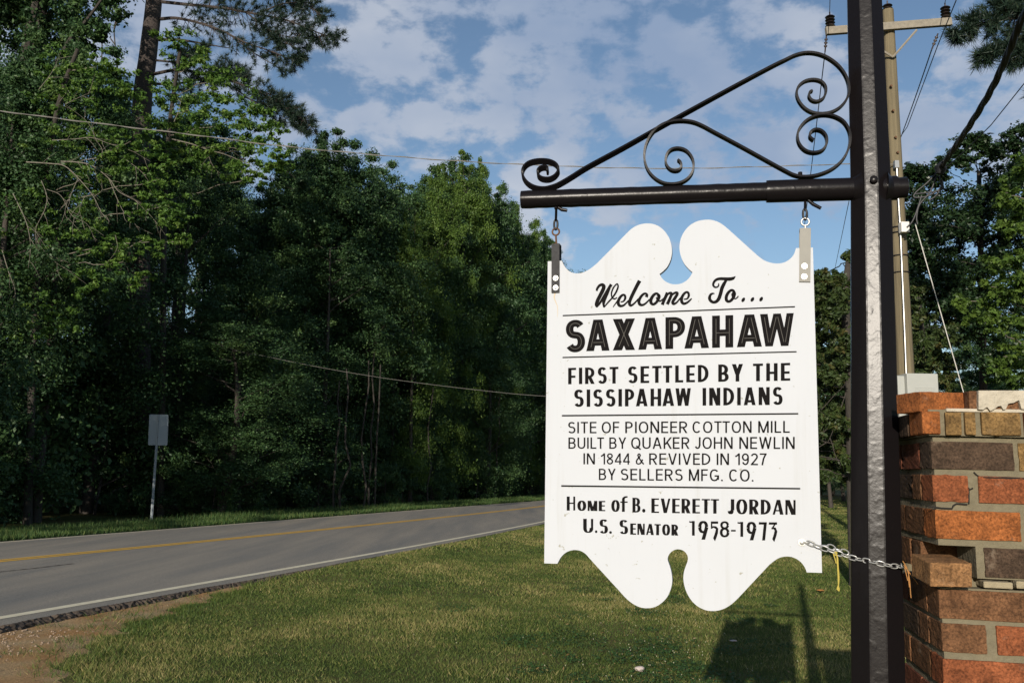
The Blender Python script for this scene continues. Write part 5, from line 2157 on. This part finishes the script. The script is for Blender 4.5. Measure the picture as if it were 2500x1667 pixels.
def broadleaf_meshes(seed, H=15.0, R=4.0, low=.12, ncl=64, per=230, size=.21, leaf='leaf_dark', bark='bark', trunk_r=.2, top=1.6):
    rng = np.random.default_rng(seed)
    C, Rr = [], []
    for i in range(ncl):
        h = low + (1 - low) * (rng.random() ** .85) * .88
        f = (h - low) / (1 - low)
        rr = R * (np.sin(np.pi * np.clip(f * .84 + .13, 0, 1)) ** .75)
        a = rng.uniform(0, 2 * np.pi)
        q = rr * np.sqrt(rng.random()) * .95
        cr_ = R * rng.uniform(.16, .34) * (1.1 - .45 * f)
        C.append((q * np.cos(a), q * np.sin(a), h * H - cr_ * .5))
        Rr.append(cr_)
    # a few leaders make the top uneven
    for i in range(5):
        a = rng.uniform(0, 2 * np.pi)
        q = R * rng.uniform(.1, .55) * (i > 0)
        ht = H * (1.0 if i == 0 else rng.uniform(.86, .97))
        for j in range(5):
            C.append((q * np.cos(a) * (1 - .04 * j), q * np.sin(a) * (1 - .04 * j), ht - H * .045 * (j + .5)))
            Rr.append(R * (.07 + .045 * j) * rng.uniform(.8, 1.2))
    C, Rr = np.array(C), np.array(Rr)
    vs, ti = leaf_quads(rng, C, Rr, per, size)
    # stray sprays outside the clumps
    C2 = C[rng.integers(0, ncl, 40)] + rng.normal(size=(40, 3)) * R * .12
    v2, t2 = leaf_quads(rng, C2, np.full(40, R * .10), int(per * .18), size)
    vs = np.concatenate([vs, v2])
    ti = np.concatenate([ti, t2])
    mb = MB()
    tr = []
    wob = rng.normal(size=2) * .25
    for i in range(11):
        t = i / 10
        tr.append(Vector((wob[0] * np.sin(t * 3), wob[1] * np.sin(t * 2.3), -.3 + (H * .9 + .3) * t)))
    mb.tube(tr, [trunk_r * (1.25 - t * .3 if t == 0 else 1 - .85 * t) for t in np.linspace(0, 1, 11)], 9)
    for c in C[rng.permutation(len(C))[:26]]:
        zb = max(H * .1, c[2] - np.hypot(c[0], c[1]) * rng.uniform(.35, .8))
        k = np.clip((zb + .3) / (H * .9 + .3) * 10, 0, 9.99)
        st = tr[int(k)].lerp(tr[int(k) + 1], k - int(k))
        limb(mb, st, c, trunk_r * .34 * (1.1 - zb / H), .012, rng)
    return vs, ti, mb, leaf, bark


def make_tree(name, meshes, label, cat, group=None, loc=(0, 0, 0), scale=(1, 1, 1), rot=0):
    vs, ti, mb, leaf, bark = meshes
    root = empty(name, (0, 0, 0), label, cat, group)
    mb.build('trunk', M[bark], root, smooth=True)
    np_mesh('crown', vs, 4, ti, M[leaf], root)
    root.location = loc
    root.scale = scale
    root.rotation_euler = (0, 0, rot)
    return root


def copy_tree(root, loc, scale, rot, label=None, group=None):
    r = root.copy()
    COL.objects.link(r)
    r.location, r.scale, r.rotation_euler = loc, scale, (0, 0, rot)
    if label:
        r['label'] = label
    if group:
        r['group'] = group
    for c in root.children:
        d = c.copy()
        COL.objects.link(d)
        d.parent = r
    return r


SKY = [(-400, -120), (0, -60), (280, -20), (306, 120), (350, 150), (420, 150), (460, 170), (540, 240), (570, 330), (610, 375), (670, 395), (720, 385), (762, 345), (785, 300), (820, 268), (880, 300), (900, 372), (935, 365),
       (965, 350), (1000, 370), (1030, 395), (1070, 385), (1110, 345), (1140, 335), (1170, 365), (1190, 410), (1240, 440), (1255, 480), (1270, 505), (1330, 520), (1365, 580), (1420, 650), (1500, 700), (1600, 760), (1900, 740), (2100, 720)]
SKX = [p[0] for p in SKY]
SKYY = [p[1] for p in SKY]


def project(x, y, z):
    v = cam_ob.matrix_world.inverted() @ Vector((x, y, z))
    return 1250 + F * v.x / -v.z, 833.5 - F * v.y / -v.z


def sky_height(x, y, extra=0.0):
    """how tall a tree rooted at x, y has to be to meet the tree line seen from the road sign"""
    px, _ = project(x, y, 6)
    py = np.interp(px, SKX, SKYY) + extra
    t = ray(px, py)
    return CAMZ + t.z / t.y * y - float(gz(x, y)), px


protos = []
for sd, R_, lo, tr_, sz in ((1, 3.9, .10, .20, .20), (2, 3.4, .20, .17, .19), (3, 4.4, .08, .24, .21), (4, 3.0, .28, .16, .19)):
    protos.append(broadleaf_meshes(sd, 15, R_, lo, 64, 850, sz * .56, 'leaf_dark', 'bark', tr_))
FG = 'trees of the shaded forest'
FLAB = 'dark leafy tree in the shaded forest beyond the far edge of the road'
roots = []
rng = np.random.default_rng(77)
placed = []
# first rank close to the verge, further ranks behind
for (off, y0, y1, st, fr_lo, fr_hi) in ((4.6, 21, 120, 3.9, .52, .82), (8.2, 19, 125, 4.4, .74, .97), (12.5, 22, 130, 5.0, .86, 1.0), (18, 26, 130, 6.0, .84, 1.0), (26, 36, 120, 9, .80, .98)):
    y = y0
    while y < y1:
        yy_ = y + rng.normal(0, .6)
        x = float(edge_far(yy_)) - off + rng.normal(0, .7)
        y += st * (1 + y / 160)
        px, _ = project(x, yy_, 3)
        if px < -330 or px > 1650:
            continue
        hh, px = sky_height(x, yy_)
        fr = rng.uniform(fr_lo, fr_hi)
        h = np.clip(hh * fr * .94, 6, 34)
        if px < 330:
            h = rng.uniform(12, 17) if off < 9 else rng.uniform(16, 21)
        if abs(px - 380) < 95 and yy_ < rsb.y + 3:
            continue
        placed.append((x, yy_, h))
# trees that break the tree line, where the photograph shows their tops
for (px, py, y) in ((785, 292, 50), (825, 266, 49), (868, 300, 51), (745, 335, 46), (960, 352, 58), (930, 368, 60), (1105, 350, 66), (1138, 334, 68), (1040, 392, 60), (1072, 384, 66), (1170, 368, 70),
                    (1215, 432, 74), (1250, 478, 78), (1300, 512, 84), (1350, 556, 92)):
    p = atY(px, py, y)
    placed.append((p.x, y, (p.z - float(gz(p.x, y))) * .965))
# the wood goes on to the left of the picture and shades what we see
placed.append((-14.8, 18, 7.5))  # unseen tree added to keep the sun off the road sign
for (y, off, h) in ((26, 13, 17), (20, 13, 18), (14, 13, 18), (8, 13.5, 18), (2, 14, 17), (-5, 14, 18), (-12, 14, 18), (-19, 14, 18), (24, 19, 20), (15, 20, 20), (6, 20, 20), (-4, 21, 20), (-16, 21, 20)):
    x = float(edge_far(y)) - off
    placed.append((x, y, h))
nfront = len(placed)
for i, (x, y, h) in enumerate(placed):
    k = int(rng.integers(0, 4))
    s = h / 15
    wxy = np.clip(.62 + .42 * s, .7, 1.35) * rng.uniform(.88, 1.12)
    loc = (x, y, float(gz(x, y)) - .1)
    while len(roots) < 4:
        roots.append(None)
    if roots[k] is None:
        roots[k] = make_tree('forest_tree', protos[k], FLAB, 'tree', FG, loc, (wxy, wxy, s), rng.uniform(0, 6.28))
    else:
        copy_tree(roots[k], loc, (wxy, wxy, s), rng.uniform(0, 6.28))

# brighter trees at the edge of the wood, sunlight put into their leaf colour
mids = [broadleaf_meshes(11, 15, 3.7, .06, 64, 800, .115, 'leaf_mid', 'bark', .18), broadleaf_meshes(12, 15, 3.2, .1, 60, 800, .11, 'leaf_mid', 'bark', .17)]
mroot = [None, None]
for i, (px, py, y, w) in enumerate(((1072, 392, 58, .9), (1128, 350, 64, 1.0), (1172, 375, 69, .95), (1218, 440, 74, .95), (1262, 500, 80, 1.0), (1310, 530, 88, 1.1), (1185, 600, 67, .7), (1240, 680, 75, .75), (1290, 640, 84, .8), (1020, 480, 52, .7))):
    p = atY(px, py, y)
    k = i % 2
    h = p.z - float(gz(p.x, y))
    lab = 'brighter mid green tree with sunlight put into its leaf colour, left of the board'
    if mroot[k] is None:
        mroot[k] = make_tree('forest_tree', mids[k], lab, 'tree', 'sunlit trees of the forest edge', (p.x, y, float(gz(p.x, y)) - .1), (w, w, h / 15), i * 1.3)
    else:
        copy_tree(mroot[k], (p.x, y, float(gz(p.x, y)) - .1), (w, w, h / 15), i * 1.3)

# understorey bushes along the forest edge
ub1 = [broadleaf_meshes(21, 3.2, 1.7, .05, 26, 330, .10, 'leaf_dark', 'bark', .04), broadleaf_meshes(22, 3.8, 1.5, .05, 24, 330, .10, 'leaf_dark', 'bark', .04)]
br_ = [None, None]
y = 19.0
while y < 105:
    for off in (3.2, 5.4):
        yy_ = y + rng.normal(0, .5)
        x = float(edge_far(yy_)) - off - abs(rng.normal(0, .5))
        k = int(rng.integers(0, 2))
        s = rng.uniform(.7, 1.25)
        if math.hypot(x - rsb.x, yy_ - rsb.y) < 4.2 or (abs(project(x, yy_, 1.5)[0] - 380) < 75 and yy_ < rsb.y + 1):
            continue
        loc = (x, yy_, float(gz(x, yy_)) - .1)
        if br_[k] is None:
            br_[k] = make_tree('forest_bush', ub1[k], 'dark leafy bush in the undergrowth along the shaded forest edge', 'bush', 'bushes along the forest edge', loc, (s, s, s), rng.uniform(0, 6.28))
        else:
            copy_tree(br_[k], loc, (s, s, s), rng.uniform(0, 6.28))
    y += 1.9 * (1 + y / 60)

# thickets deeper in the wood close the view between the trunks
for off, st in ((8.5, 2.6), (13, 3.2), (19, 3.8), (27, 4.5)):
    y = 23.0
    while y < 112:
        yy_ = y + rng.normal(0, .6)
        x = float(edge_far(yy_)) - off + rng.normal(0, .8)
        s = rng.uniform(1.4, 2.3)
        y += st * (1 + y / 110)
        if project(x, yy_, 2)[0] < -350:
            continue
        k = int(rng.integers(0, 2))
        copy_tree(br_[k], (x, yy_, float(gz(x, yy_)) - .2), (s, s, s * 1.15), rng.uniform(0, 6.28), 'tall dark thicket standing between the trunks deep in the wood', 'thickets inside the wood')

# slim bare stems standing in the forest edge
stem_specs = [(886, 1228, 1000, 43), (900, 1226, 980, 44), (915, 1222, 1010, 44), (832, 1236, 1020, 41), (815, 1240, 1050, 41), (1045, 1215, 1060, 52), (1205, 1200, 1090, 64)]
for i, (px, pb_, pt_, y) in enumerate(stem_specs):
    a = atY(px, pb_, y)
    a.z = float(gz(a.x, y)) - .1
    b = atY(px + 14, pt_ - 120, y)
    mb = MB()
    rg = np.random.default_rng(i)
    limb(mb, a, b, .055, .03, rg, .02)
    tag(mb.build('sapling', M['bark_dark'], smooth=True), 'thin bare sapling stem at the shaded forest edge', 'sapling', 'bare sapling stems')


def px_tree(name, label, base, trunk_pts, clumps, leaf, bark, per, size, trunk_r, seed, cat='tree', limb_to=.8, updir=.55, flat=.7, extra=None, limb_r=.016, bend=.12, asp=.55, sprays=7, srad=(.22, .5)):
    """tree whose trunk and leaf clumps stand at given places: points are (px, py, Y) or (px, py, Y, radius)"""
    rng = np.random.default_rng(seed)
    bp = atY(*base)
    bp.z = float(gz(bp.x, bp.y)) - .15
    root = empty(name, bp, label, cat)
    tp = [bp] + [atY(*p) for p in trunk_pts]
    tp = [Vector(p) for p in smooth_path([tuple(v) for v in tp], 6)]
    mb = MB()
    nT = len(tp)
    mb.tube(tp, [trunk_r * (1.15 if i == 0 else 1 - .55 * i / nT) for i in range(nT)], 12)
    tmb, mb = mb, MB()
    C, Rr = [], []
    for c in clumps:
        w = atY(c[0], c[1], c[2])
        C.append(tuple(w))
        Rr.append(c[3] * c[2] / F)
    C, Rr = np.array(C), np.array(Rr)
    for c in C:
        if rng.random() < limb_to:
            d = [(p - Vector(c)).length + max(0, p.z - c[2]) * 1.2 for p in tp]
            st = tp[int(np.argmin(d))]
            limb(mb, st, c, limb_r, .008, rng, bend, 7, 6)
    if extra:
        for pts, r0, r1 in extra:
            sm = [Vector(p) for p in smooth_path([tuple(atY(*p)) for p in pts], 6)]
            kk_ = .68 if r0 < .06 else 1
            mb.tube(sm, [kk_ * (r0 + (r1 * .6 - r0) * i / (len(sm) - 1)) for i in range(len(sm))], 6, caps=False)
            if r0 < .06:                               # side twigs
                for i in range(4, len(sm), 3):
                    d_ = (sm[i] - sm[i - 1]).normalized()
                    w_ = Vector(rng.normal(size=3))
                    e_ = sm[i] + (d_ * .8 + (w_ - d_ * w_.dot(d_)).normalized() * .8 - zv * .25).normalized() * rng.uniform(.25, .7)
                    limb(mb, sm[i], e_, .007, .003, rng, .1, 4, 4)
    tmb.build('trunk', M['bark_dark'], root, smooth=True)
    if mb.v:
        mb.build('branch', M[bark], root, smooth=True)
    # each clump breaks into a handful of sprays so its outline stays ragged
    SC_, SR_ = [], []
    for c, r in zip(C, Rr):
        for j in range(sprays):
            SC_.append(c + rng.normal(size=3) * r * np.array([.55, .55, .45]))
            SR_.append(r * rng.uniform(*srad))
    vs, ti = leaf_quads(rng, np.array(SC_), np.array(SR_), max(6, per // sprays), size, flat, updir, asp)
    vs = vs - np.array(bp)
    np_mesh('crown', vs, 4, ti, M[leaf], root)
    return root


KY = 1.2
# arching roadside tree whose sunlit sprays hang towards the road
T1 = [(150, 160, 21.5, 50), (180, 215, 21, 60), (245, 225, 21, 65), (300, 215, 21, 45), (115, 215, 21.5, 45), (320, 345, 20.5, 45), (385, 375, 20.5, 50), (280, 400, 20.5, 45),
      (385, 440, 20.3, 55), (420, 500, 20.3, 45), (360, 510, 20.3, 50), (430, 545, 20.3, 35), (370, 590, 20.3, 40), (300, 640, 20.5, 40), (335, 680, 20.5, 28), (250, 590, 20.8, 50),
      (205, 520, 21, 60), (205, 430, 21, 50), (440, 590, 20.2, 22), (235, 330, 21, 45), (170, 320, 21.4, 60), (120, 400, 21.8, 70), (90, 520, 22, 80), (140, 620, 21.6, 70), (60, 640, 22, 70), (210, 690, 21, 45), (40, 760, 22, 80), (130, 780, 21.6, 60), (250, 160, 21.3, 35)]
Z8 = lambda *p: [(x / 1.8816, y / 1.8816, 24.6 - .0012 * k) for k, (x, y) in enumerate(p)]
EX1 = [(Z8((120, 745), (230, 752), (300, 765), (370, 830), (430, 905), (465, 975), (500, 1015)), .026, .008), (Z8((280, 742), (345, 745), (420, 760), (500, 820), (545, 880), (620, 920), (690, 962)), .026, .008),
       (Z8((190, 830), (215, 900), (205, 965), (165, 1050), (175, 1115), (250, 1200), (330, 1250)), .014, .006), (Z8((358, 822), (332, 880), (300, 960), (308, 1015)), .013, .005), (Z8((240, 645), (340, 640), (420, 633), (500, 660), (600, 692), (690, 742)), .018, .006),
       (Z8((390, 900), (366, 960), (378, 1012)), .011, .005), (Z8((430, 905), (470, 870), (440, 820)), .011, .005), (Z8((215, 870), (280, 900), (330, 990), (400, 1030), (440, 1110)), .012, .005), (Z8((500, 820), (560, 960), (600, 1000), (640, 1060)), .014, .005),
       (Z8((530, 1080), (545, 1150), (550, 1180)), .01, .004), (Z8((60, 890), (120, 1020), (140, 1130), (130, 1230)), .02, .008), (Z8((10, 1150), (40, 1250), (70, 1340), (60, 1420)), .02, .01), (Z8((420, 760), (470, 700), (440, 640), (400, 560), (300, 480)), .014, .005), (Z8((560, 720), (650, 790), (700, 860)), .012, .005),
       (Z8((620, 920), (700, 1000), (760, 1080)), .01, .004), (Z8((300, 480), (360, 450), (430, 420)), .012, .005), (Z8((180, 410), (240, 330), (280, 240)), .014, .006)]
T1 = [(a, b, c * KY, d) for a, b, c, d in T1]
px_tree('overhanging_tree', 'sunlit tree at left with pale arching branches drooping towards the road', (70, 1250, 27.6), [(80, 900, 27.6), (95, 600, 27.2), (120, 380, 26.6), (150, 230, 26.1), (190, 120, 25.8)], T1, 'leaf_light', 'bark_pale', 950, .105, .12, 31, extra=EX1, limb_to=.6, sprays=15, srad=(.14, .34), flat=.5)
# sweetgum beside the pine
T2 = [(430, 110, 27, 40), (475, 150, 26.5, 50), (520, 215, 26, 55), (455, 235, 26.5, 55), (560, 265, 26, 55), (495, 300, 26.3, 60), (600, 320, 25.6, 50), (645, 360, 25.3, 50), (580, 365, 25.8, 50), (670, 398, 25, 35), (575, 425, 25.6, 30), (625, 430, 25.2, 26),
      (420, 330, 27, 60), (400, 230, 27.5, 50), (540, 190, 26, 40), (690, 390, 24.8, 22), (610, 275, 26, 40), (505, 385, 26, 45), (650, 310, 26, 35), (430, 400, 27, 60), (360, 300, 27.4, 60)]
Z9 = lambda *p: [(x / 1.8816, y / 1.8816, 31.0) for (x, y) in p]
EX2 = [(Z9((790, 640), (880, 662), (960, 690), (1040, 712), (1120, 745), (1180, 762)), .032, .01), (Z9((955, 690), (965, 735), (992, 780), (1040, 815)), .014, .006), (Z9((1095, 735), (1110, 770), (1135, 812)), .012, .005),
       (Z9((1000, 700), (1060, 680), (1120, 690)), .012, .005), (Z9((800, 560), (820, 510), (835, 450)), .02, .008)]
T2 = [(a, b, c * KY, d) for a, b, c, d in T2]
px_tree('sweetgum_tree', 'sunlit yellow green tree right of the tall pine trunk', (395, 1220, 34), [(398, 800, 34), (402, 500, 33.8), (415, 300, 33), (440, 120, 32.4)], T2, 'leaf_light', 'bark_pale', 1200, .12, .13, 32, extra=EX2, limb_to=.5, sprays=14, srad=(.16, .4), flat=.55)
# big dark tree filling the upper left corner, with a leaning limb
rg = np.random.default_rng(9)
T3 = [(rg.uniform(-80, 270), rg.uniform(-260, 60), rg.uniform(24.5, 29), rg.uniform(50, 90)) for _ in range(46)] + [(rg.uniform(-80, 180), rg.uniform(40, 260), rg.uniform(25.5, 29), rg.uniform(60, 90)) for _ in range(20)]
T3 += [(285, 30, 25.5, 30), (262, 60, 25.5, 34), (240, 90, 25.5, 30), (292, -10, 25.5, 34), (215, 105, 25.6, 34), (190, 120, 25.6, 34)]
T3 = [(a, b, c * KY, d) for a, b, c, d in T3]
px_tree('leaning_tree', 'big dark tree filling the upper left corner with a leaning bare limb', (45, 1245, 32.4), [(50, 700, 32.4), (62, 300, 31.8), (80, 180, 31.2), (95, 60, 31.2), (110, -120, 31.2)], T3, 'leaf_dark', 'bark_dark', 700, .16, .40, 33,
        extra=[([(95, 230, 30.2), (140, 150, 30), (180, 85, 30), (215, 45, 30), (262, -20, 30)], .10, .07), ([(60, 240, 30.7), (65, 120, 30.5), (85, 20, 30.4), (100, -40, 30.3)], .2, .16)], limb_to=.4)
# two lone dead snags against the sky
mb = MB()
for pts in ([(286, 145, 40), (281, 110, 40), (279, 65, 40), (292, 30, 40)], [(248, 150, 40), (249, 110, 40), (246, 80, 40)], [(281, 110, 40), (270, 95, 40)], [(279, 72, 40), (285, 55, 40)]):
    mb.tube([atY(*p) for p in smooth_path(pts, 4)], .03, 5)
a, b = atY(286, 145, 40), atY(290, 1200, 40)
b.z = float(gz(b.x, 40))
mb.tube([a, a.lerp(b, .5), b], [.04, .07, .1], 6)
tag(mb.build('dead_snag', M['bark'], smooth=True), 'bare dead stem poking up against the sky left of the pine', 'dead tree')


# ---- pines
def pine(name, label, base, trunk, r0, branches, seed, tufts_per=1.15, twig=.021):
    rng = np.random.default_rng(seed)
    bp = atY(*base)
    bp.z = float(gz(bp.x, bp.y)) - .2
    root = empty(name, bp, label, 'pine tree')
    mb = MB()
    tp = [Vector(p) for p in smooth_path([tuple(v) for v in [bp] + [atY(*p) for p in trunk]], 6)]
    nT = len(tp)
    mb.tube(tp, [r0 * (1.15 - .5 * i / nT) for i in range(nT)], 14)
    mb.build('trunk', M['pine_bark'], root, smooth=True)
    wb = MB()
    V = []
    T = []
    for pts, thick, spread, dens in branches:
        sm = [Vector(p) for p in smooth_path([tuple(atY(*p)) for p in pts], 8)]
        n = len(sm)
        wb.tube(sm, [thick * (1 - .8 * i / n) for i in range(n)], 6, caps=False)
        for i in range(n):
            f = i / (n - 1)
            if f < .18 or dens == 0:
                continue
            for _ in range(int(dens * tufts_per)):
                p = sm[i]
                d = (sm[min(i + 1, n - 1)] - sm[max(i - 1, 0)]).normalized()
                side = Vector(rng.normal(size=3))
                side = (side - d * side.dot(d)).normalized()
                ln_ = spread * rng.uniform(.25, 1.0) * (1.15 - .6 * f)
                e = p + (d * rng.uniform(.3, .9) + side * .9 + Vector((0, 0, -.15))).normalized() * ln_
                wb.tube([p, p.lerp(e, .5) + Vector((0, 0, -.04 * ln_)), e], [.014, .010, .006], 4, caps=False)
                for q in (1.0, .72):
                    c = p.lerp(e, q)
                    ax = (e - p).normalized()
                    m = 24
                    dd = rng.normal(size=(m, 3)) + np.array(ax) * .9
                    dd[:, 2] += .25
                    dd /= np.linalg.norm(dd, axis=1)[:, None]
                    sd = np.cross(dd, rng.normal(size=(m, 3)))
                    sd /= np.linalg.norm(sd, axis=1)[:, None]
                    l_ = rng.uniform(.16, .30, m)[:, None]
                    b0 = np.array(c) + rng.normal(size=(m, 3)) * .015
                    V.append(np.stack([b0 - sd * twig / 2, b0 + sd * twig / 2, b0 + dd * l_], 1).reshape(-1, 3))
                    T.append(np.clip(rng.normal(.45, .2, m), 0, 1))
    if wb.v:
        wb.build('branch', M['pine_bark'], root, smooth=True)
    V = np.concatenate(V) - np.array(bp)
    np_mesh('needles', V, 3, np.concatenate(T), M['needle'], root)
    return root


PB = [([(392, 47, 30), (430, 45, 29.5), (480, 55, 29), (540, 75, 28.6), (600, 105, 28.3), (660, 125, 28), (720, 150, 28)], .06, .75, 2),
      ([(388, 98, 30), (440, 98, 29.6), (500, 108, 29.2), (560, 118, 29)], .055, .2, 0),
      ([(395, 5, 30), (460, 12, 29.4), (540, 20, 29), (620, 34, 28.6), (700, 50, 28.3), (770, 78, 28), (822, 96, 28)], .06, .85, 4),
      ([(600, 30, 28.6), (640, 60, 28.4), (690, 88, 28.2), (760, 95, 28)], .03, .6, 4), ([(640, 30, 28.6), (690, 10, 28.4), (740, 10, 28.2), (790, 40, 28)], .03, .6, 4),
      ([(560, 85, 28.5), (620, 130, 28.2), (670, 160, 28), (700, 180, 28)], .025, .4, 1), ([(640, 60, 28.5), (690, 100, 28), (740, 130, 28), (720, 150, 28)], .02, .5, 3),
      ([(380, 148, 30), (430, 150, 29.6), (470, 130, 29.4), (500, 122, 29.2)], .04, .5, 4), ([(372, 205, 30), (430, 205, 29.6), (500, 190, 29.2), (560, 180, 29)], .05, .55, 3),
      ([(372, 182, 30), (430, 172, 29.4), (500, 180, 29), (570, 200, 28.7), (640, 228, 28.4), (700, 265, 28.1), (760, 310, 28)], .06, .8, 4),
      ([(560, 205, 28.8), (620, 250, 28.5), (690, 285, 28.3), (745, 308, 28.2)], .03, .6, 4), ([(500, 178, 29), (560, 165, 28.9), (600, 185, 28.8)], .03, .5, 4), ([(620, 218, 28.5), (680, 240, 28.4), (730, 280, 28.2)], .03, .5, 4),
      ([(400, -60, 30), (480, -70, 29.4), (560, -40, 29), (640, -20, 28.6)], .06, .8, 3), ([(380, -60, 30), (300, -90, 29.5), (200, -80, 29)], .06, .8, 3)]
PB = [([(a, b, c * KY) for a, b, c in p_], t_ * KY, sp_ * KY, d_) for p_, t_, sp_, d_ in PB]
pine('pine_tree', 'tall pine with bare dark trunk and needle boughs reaching right over the forest', (345, 1215, 36), [(340, 700, 36), (345, 290, 36), (362, 130, 36), (376, 0, 36), (385, -150, 36), (392, -420, 36)], .39, PB, 41)
PB2 = [([(2680, 40, 19), (2600, 35, 19), (2520, 40, 19), (2440, 50, 19), (2380, 62, 19), (2335, 85, 19)], .05, .55, 3), ([(2560, 60, 19), (2500, 85, 19), (2440, 120, 19), (2395, 140, 19)], .03, .4, 3),
       ([(2660, -20, 19), (2560, -10, 19), (2480, 10, 19), (2430, 20, 19)], .05, .5, 3), ([(2620, 40, 19), (2540, 100, 19), (2500, 130, 19), (2470, 150, 19)], .03, .35, 2),
       ([(2660, 200, 19), (2600, 220, 19), (2530, 215, 19)], .04, .4, 3), ([(2720, -120, 19), (2820, -100, 19.5), (2950, -60, 20)], .05, .7, 3)]
pine('pine_tree', 'pine just outside the right edge with dark boughs entering the upper right corner', (2720, 1240, 19), [(2715, 700, 19), (2705, 200, 19), (2700, -100, 19), (2700, -400, 19)], .24, PB2, 42)

# ---- right hand side
rg = np.random.default_rng(3)
C = []
for i in range(85):
    px = rg.uniform(2215, 2640)
    top = np.interp(px, [2200, 2235, 2290, 2375, 2440, 2520, 2640], [560, 430, 415, 350, 335, 322, 330])
    py = rg.uniform(top + 30, 900)
    C.append((px, py, rg.uniform(30, 35), rg.uniform(36, 66)))
for px, py in ((2222, 425), (2250, 430), (2300, 405), (2345, 372), (2375, 345), (2400, 352), (2430, 372), (2462, 350), (2490, 330), (2240, 470), (2215, 520), (2225, 600), (2230, 700), (2345, 400), (2280, 430)):
    C.append((px, py, 31, rg.uniform(24, 34)))
px_tree('broadleaf_tree', 'big dark green tree behind the utility pole at right', (2400, 1235, 33), [(2400, 900, 33), (2395, 650, 33), (2390, 420, 33)], C, 'leaf_shaded', 'bark', 1800, .13, .16, 51, limb_to=.3, sprays=12, srad=(.3, .6))
C = []
for (px, py, r) in ((2480, 425, 40), (2455, 470, 40), (2495, 500, 45), (2465, 540, 40), (2500, 580, 40), (2520, 460, 40), (2370, 735, 30), (2420, 700, 40), (2460, 705, 40), (2500, 690, 40), (2395, 790, 30), (2440, 800, 40), (2500, 780, 40),
                    (2450, 870, 42), (2500, 880, 50), (2480, 930, 40), (2540, 600, 50), (2540, 720, 60), (2540, 850, 60), (2350, 740, 18), (2430, 640, 26), (2440, 900, 30), (2520, 960, 50), (2500, 400, 30), (2410, 745, 30), (2470, 650, 35)):
    C.append((px, py, rg.uniform(20, 21.5), r))
px_tree('roadside_bush', 'bright yellow green leafy tree at the right edge above the brick pillar', (2560, 1240, 21), [(2555, 900, 21), (2540, 650, 21), (2530, 460, 21)], C, 'leaf_mid', 'bark_pale', 520, .12, .08, 52, limb_to=.7)


def cedar(name, label, base, trunk, clumps, seed, r0=.11, extra=None, per=800, size=.08):
    return px_tree(name, label, base, trunk, clumps, 'cedar', 'bark', per, size, r0, seed, 'cedar', .3, .25, .8, extra, .009, .10, .42)


C = []
for i in range(120):
    py = rg.uniform(680, 1170)
    px = rg.uniform(1945, 2100)
    C.append((px, py, rg.uniform(13.8, 17.5), rg.uniform(22, 38)))
for px, py in ((2012, 672), (2000, 690), (2030, 690), (2055, 675), (2075, 625), (2088, 640), (2070, 700), (1995, 740), (2020, 770), (2040, 720), (2060, 1060), (2050, 1085), (1995, 1060), (2000, 1120), (2015, 1160)):
    C.append((px, py, 14.5, rg.uniform(16, 24)))
cedar('cedar_tree', 'ragged brownish cedar with a bare pale trunk between the board and the post', (2090, 1400, 14.5), [(2083, 1200, 14.5), (2078, 1000, 14.5), (2068, 850, 14.5), (2064, 720, 14.5), (2072, 640, 14.5)], C, 61,
      extra=[([(2065, 960, 14.3), (2030, 1060, 14), (2015, 1070, 14), (1998, 960, 14)], .010, .004)])
C = []
for i in range(46):
    px = rg.uniform(2195, 2325)
    py = rg.uniform(700, 960)
    if px > 2240 and py < 790:
        continue
    C.append((px, py, rg.uniform(23, 26), rg.uniform(18, 34)))
cedar('cedar_tree', 'yellow brown bushy cedar just right of the utility pole above the cabinet', (2262, 1215, 25), [(2262, 1000, 25), (2255, 850, 25), (2240, 710, 25)], C, 62, per=620, size=.12)

# far trees closing the lawn behind the sign
FT = 'trees at the far end of the lawn'
k = 0
rng = np.random.default_rng(15)
for (x, y, h) in ((8, 70, 11), (13, 66, 12), (18, 72, 13), (23, 62, 12), (28, 66, 14), (33, 58, 13), (38, 52, 14), (20, 58, 9), (26, 54, 9), (31, 48, 9), (36, 44, 10), (42, 40, 12), (28, 78, 15), (16, 84, 13), (10, 88, 12), (36, 70, 15), (44, 58, 15), (24, 45, 8)):
    kk = k % 4
    k += 1
    copy_tree(roots[kk], (x, y, float(gz(x, y)) - .1), (.85, .85, h / 15), rng.uniform(0, 6.28), 'distant dark tree closing the far end of the lawn behind the board', FT)
# the closing wood at the far end
rng = np.random.default_rng(19)
for i in range(44):
    x = -2 + i * 1.75 + rng.normal(0, .5)
    y = 112 + rng.normal(0, 5) - .35 * max(0, x - 20)
    h = rng.uniform(9, 14)
    copy_tree(roots[i % 4], (x, y, float(gz(x, y)) - .1), (1.25, 1.25, h / 15), rng.uniform(0, 6.28), 'distant dark tree closing the far end of the lawn behind the board', FT)
up2 = empty('utility_pole', (35.4, 118, float(gz(35.4, 118))), 'distant second utility pole among the trees far behind the board', 'utility pole')
mb = MB()
mb.tube([Vector((35.4, 118, -1)), Vector((35.4, 118, 14))], [.18, .11], 10)
mb.build('pole', M['wood_pole'], up2, smooth=True)
mb = MB()
mb.box(Vector((35.4, 117.85, 13.4)), Vector((1, 0, 0)), Vector((0, 1, 0)), zv, 1.2, .05, .07)
mb.build('crossarm', M['wood_arm'], up2)
# trees off to the right of the view, reflected in the gloss paint
for (x, y, h) in ((22, 14, 12), (26, 6, 13), (24, -3, 13), (28, 22, 13)):
    copy_tree(roots[k % 4], (x, y, float(gz(x, y)) - .1), (1, 1, h / 15), rng.uniform(0, 6.28), 'dark leafy tree standing outside the picture beyond the pillar', 'trees right of the pillar')
    k += 1
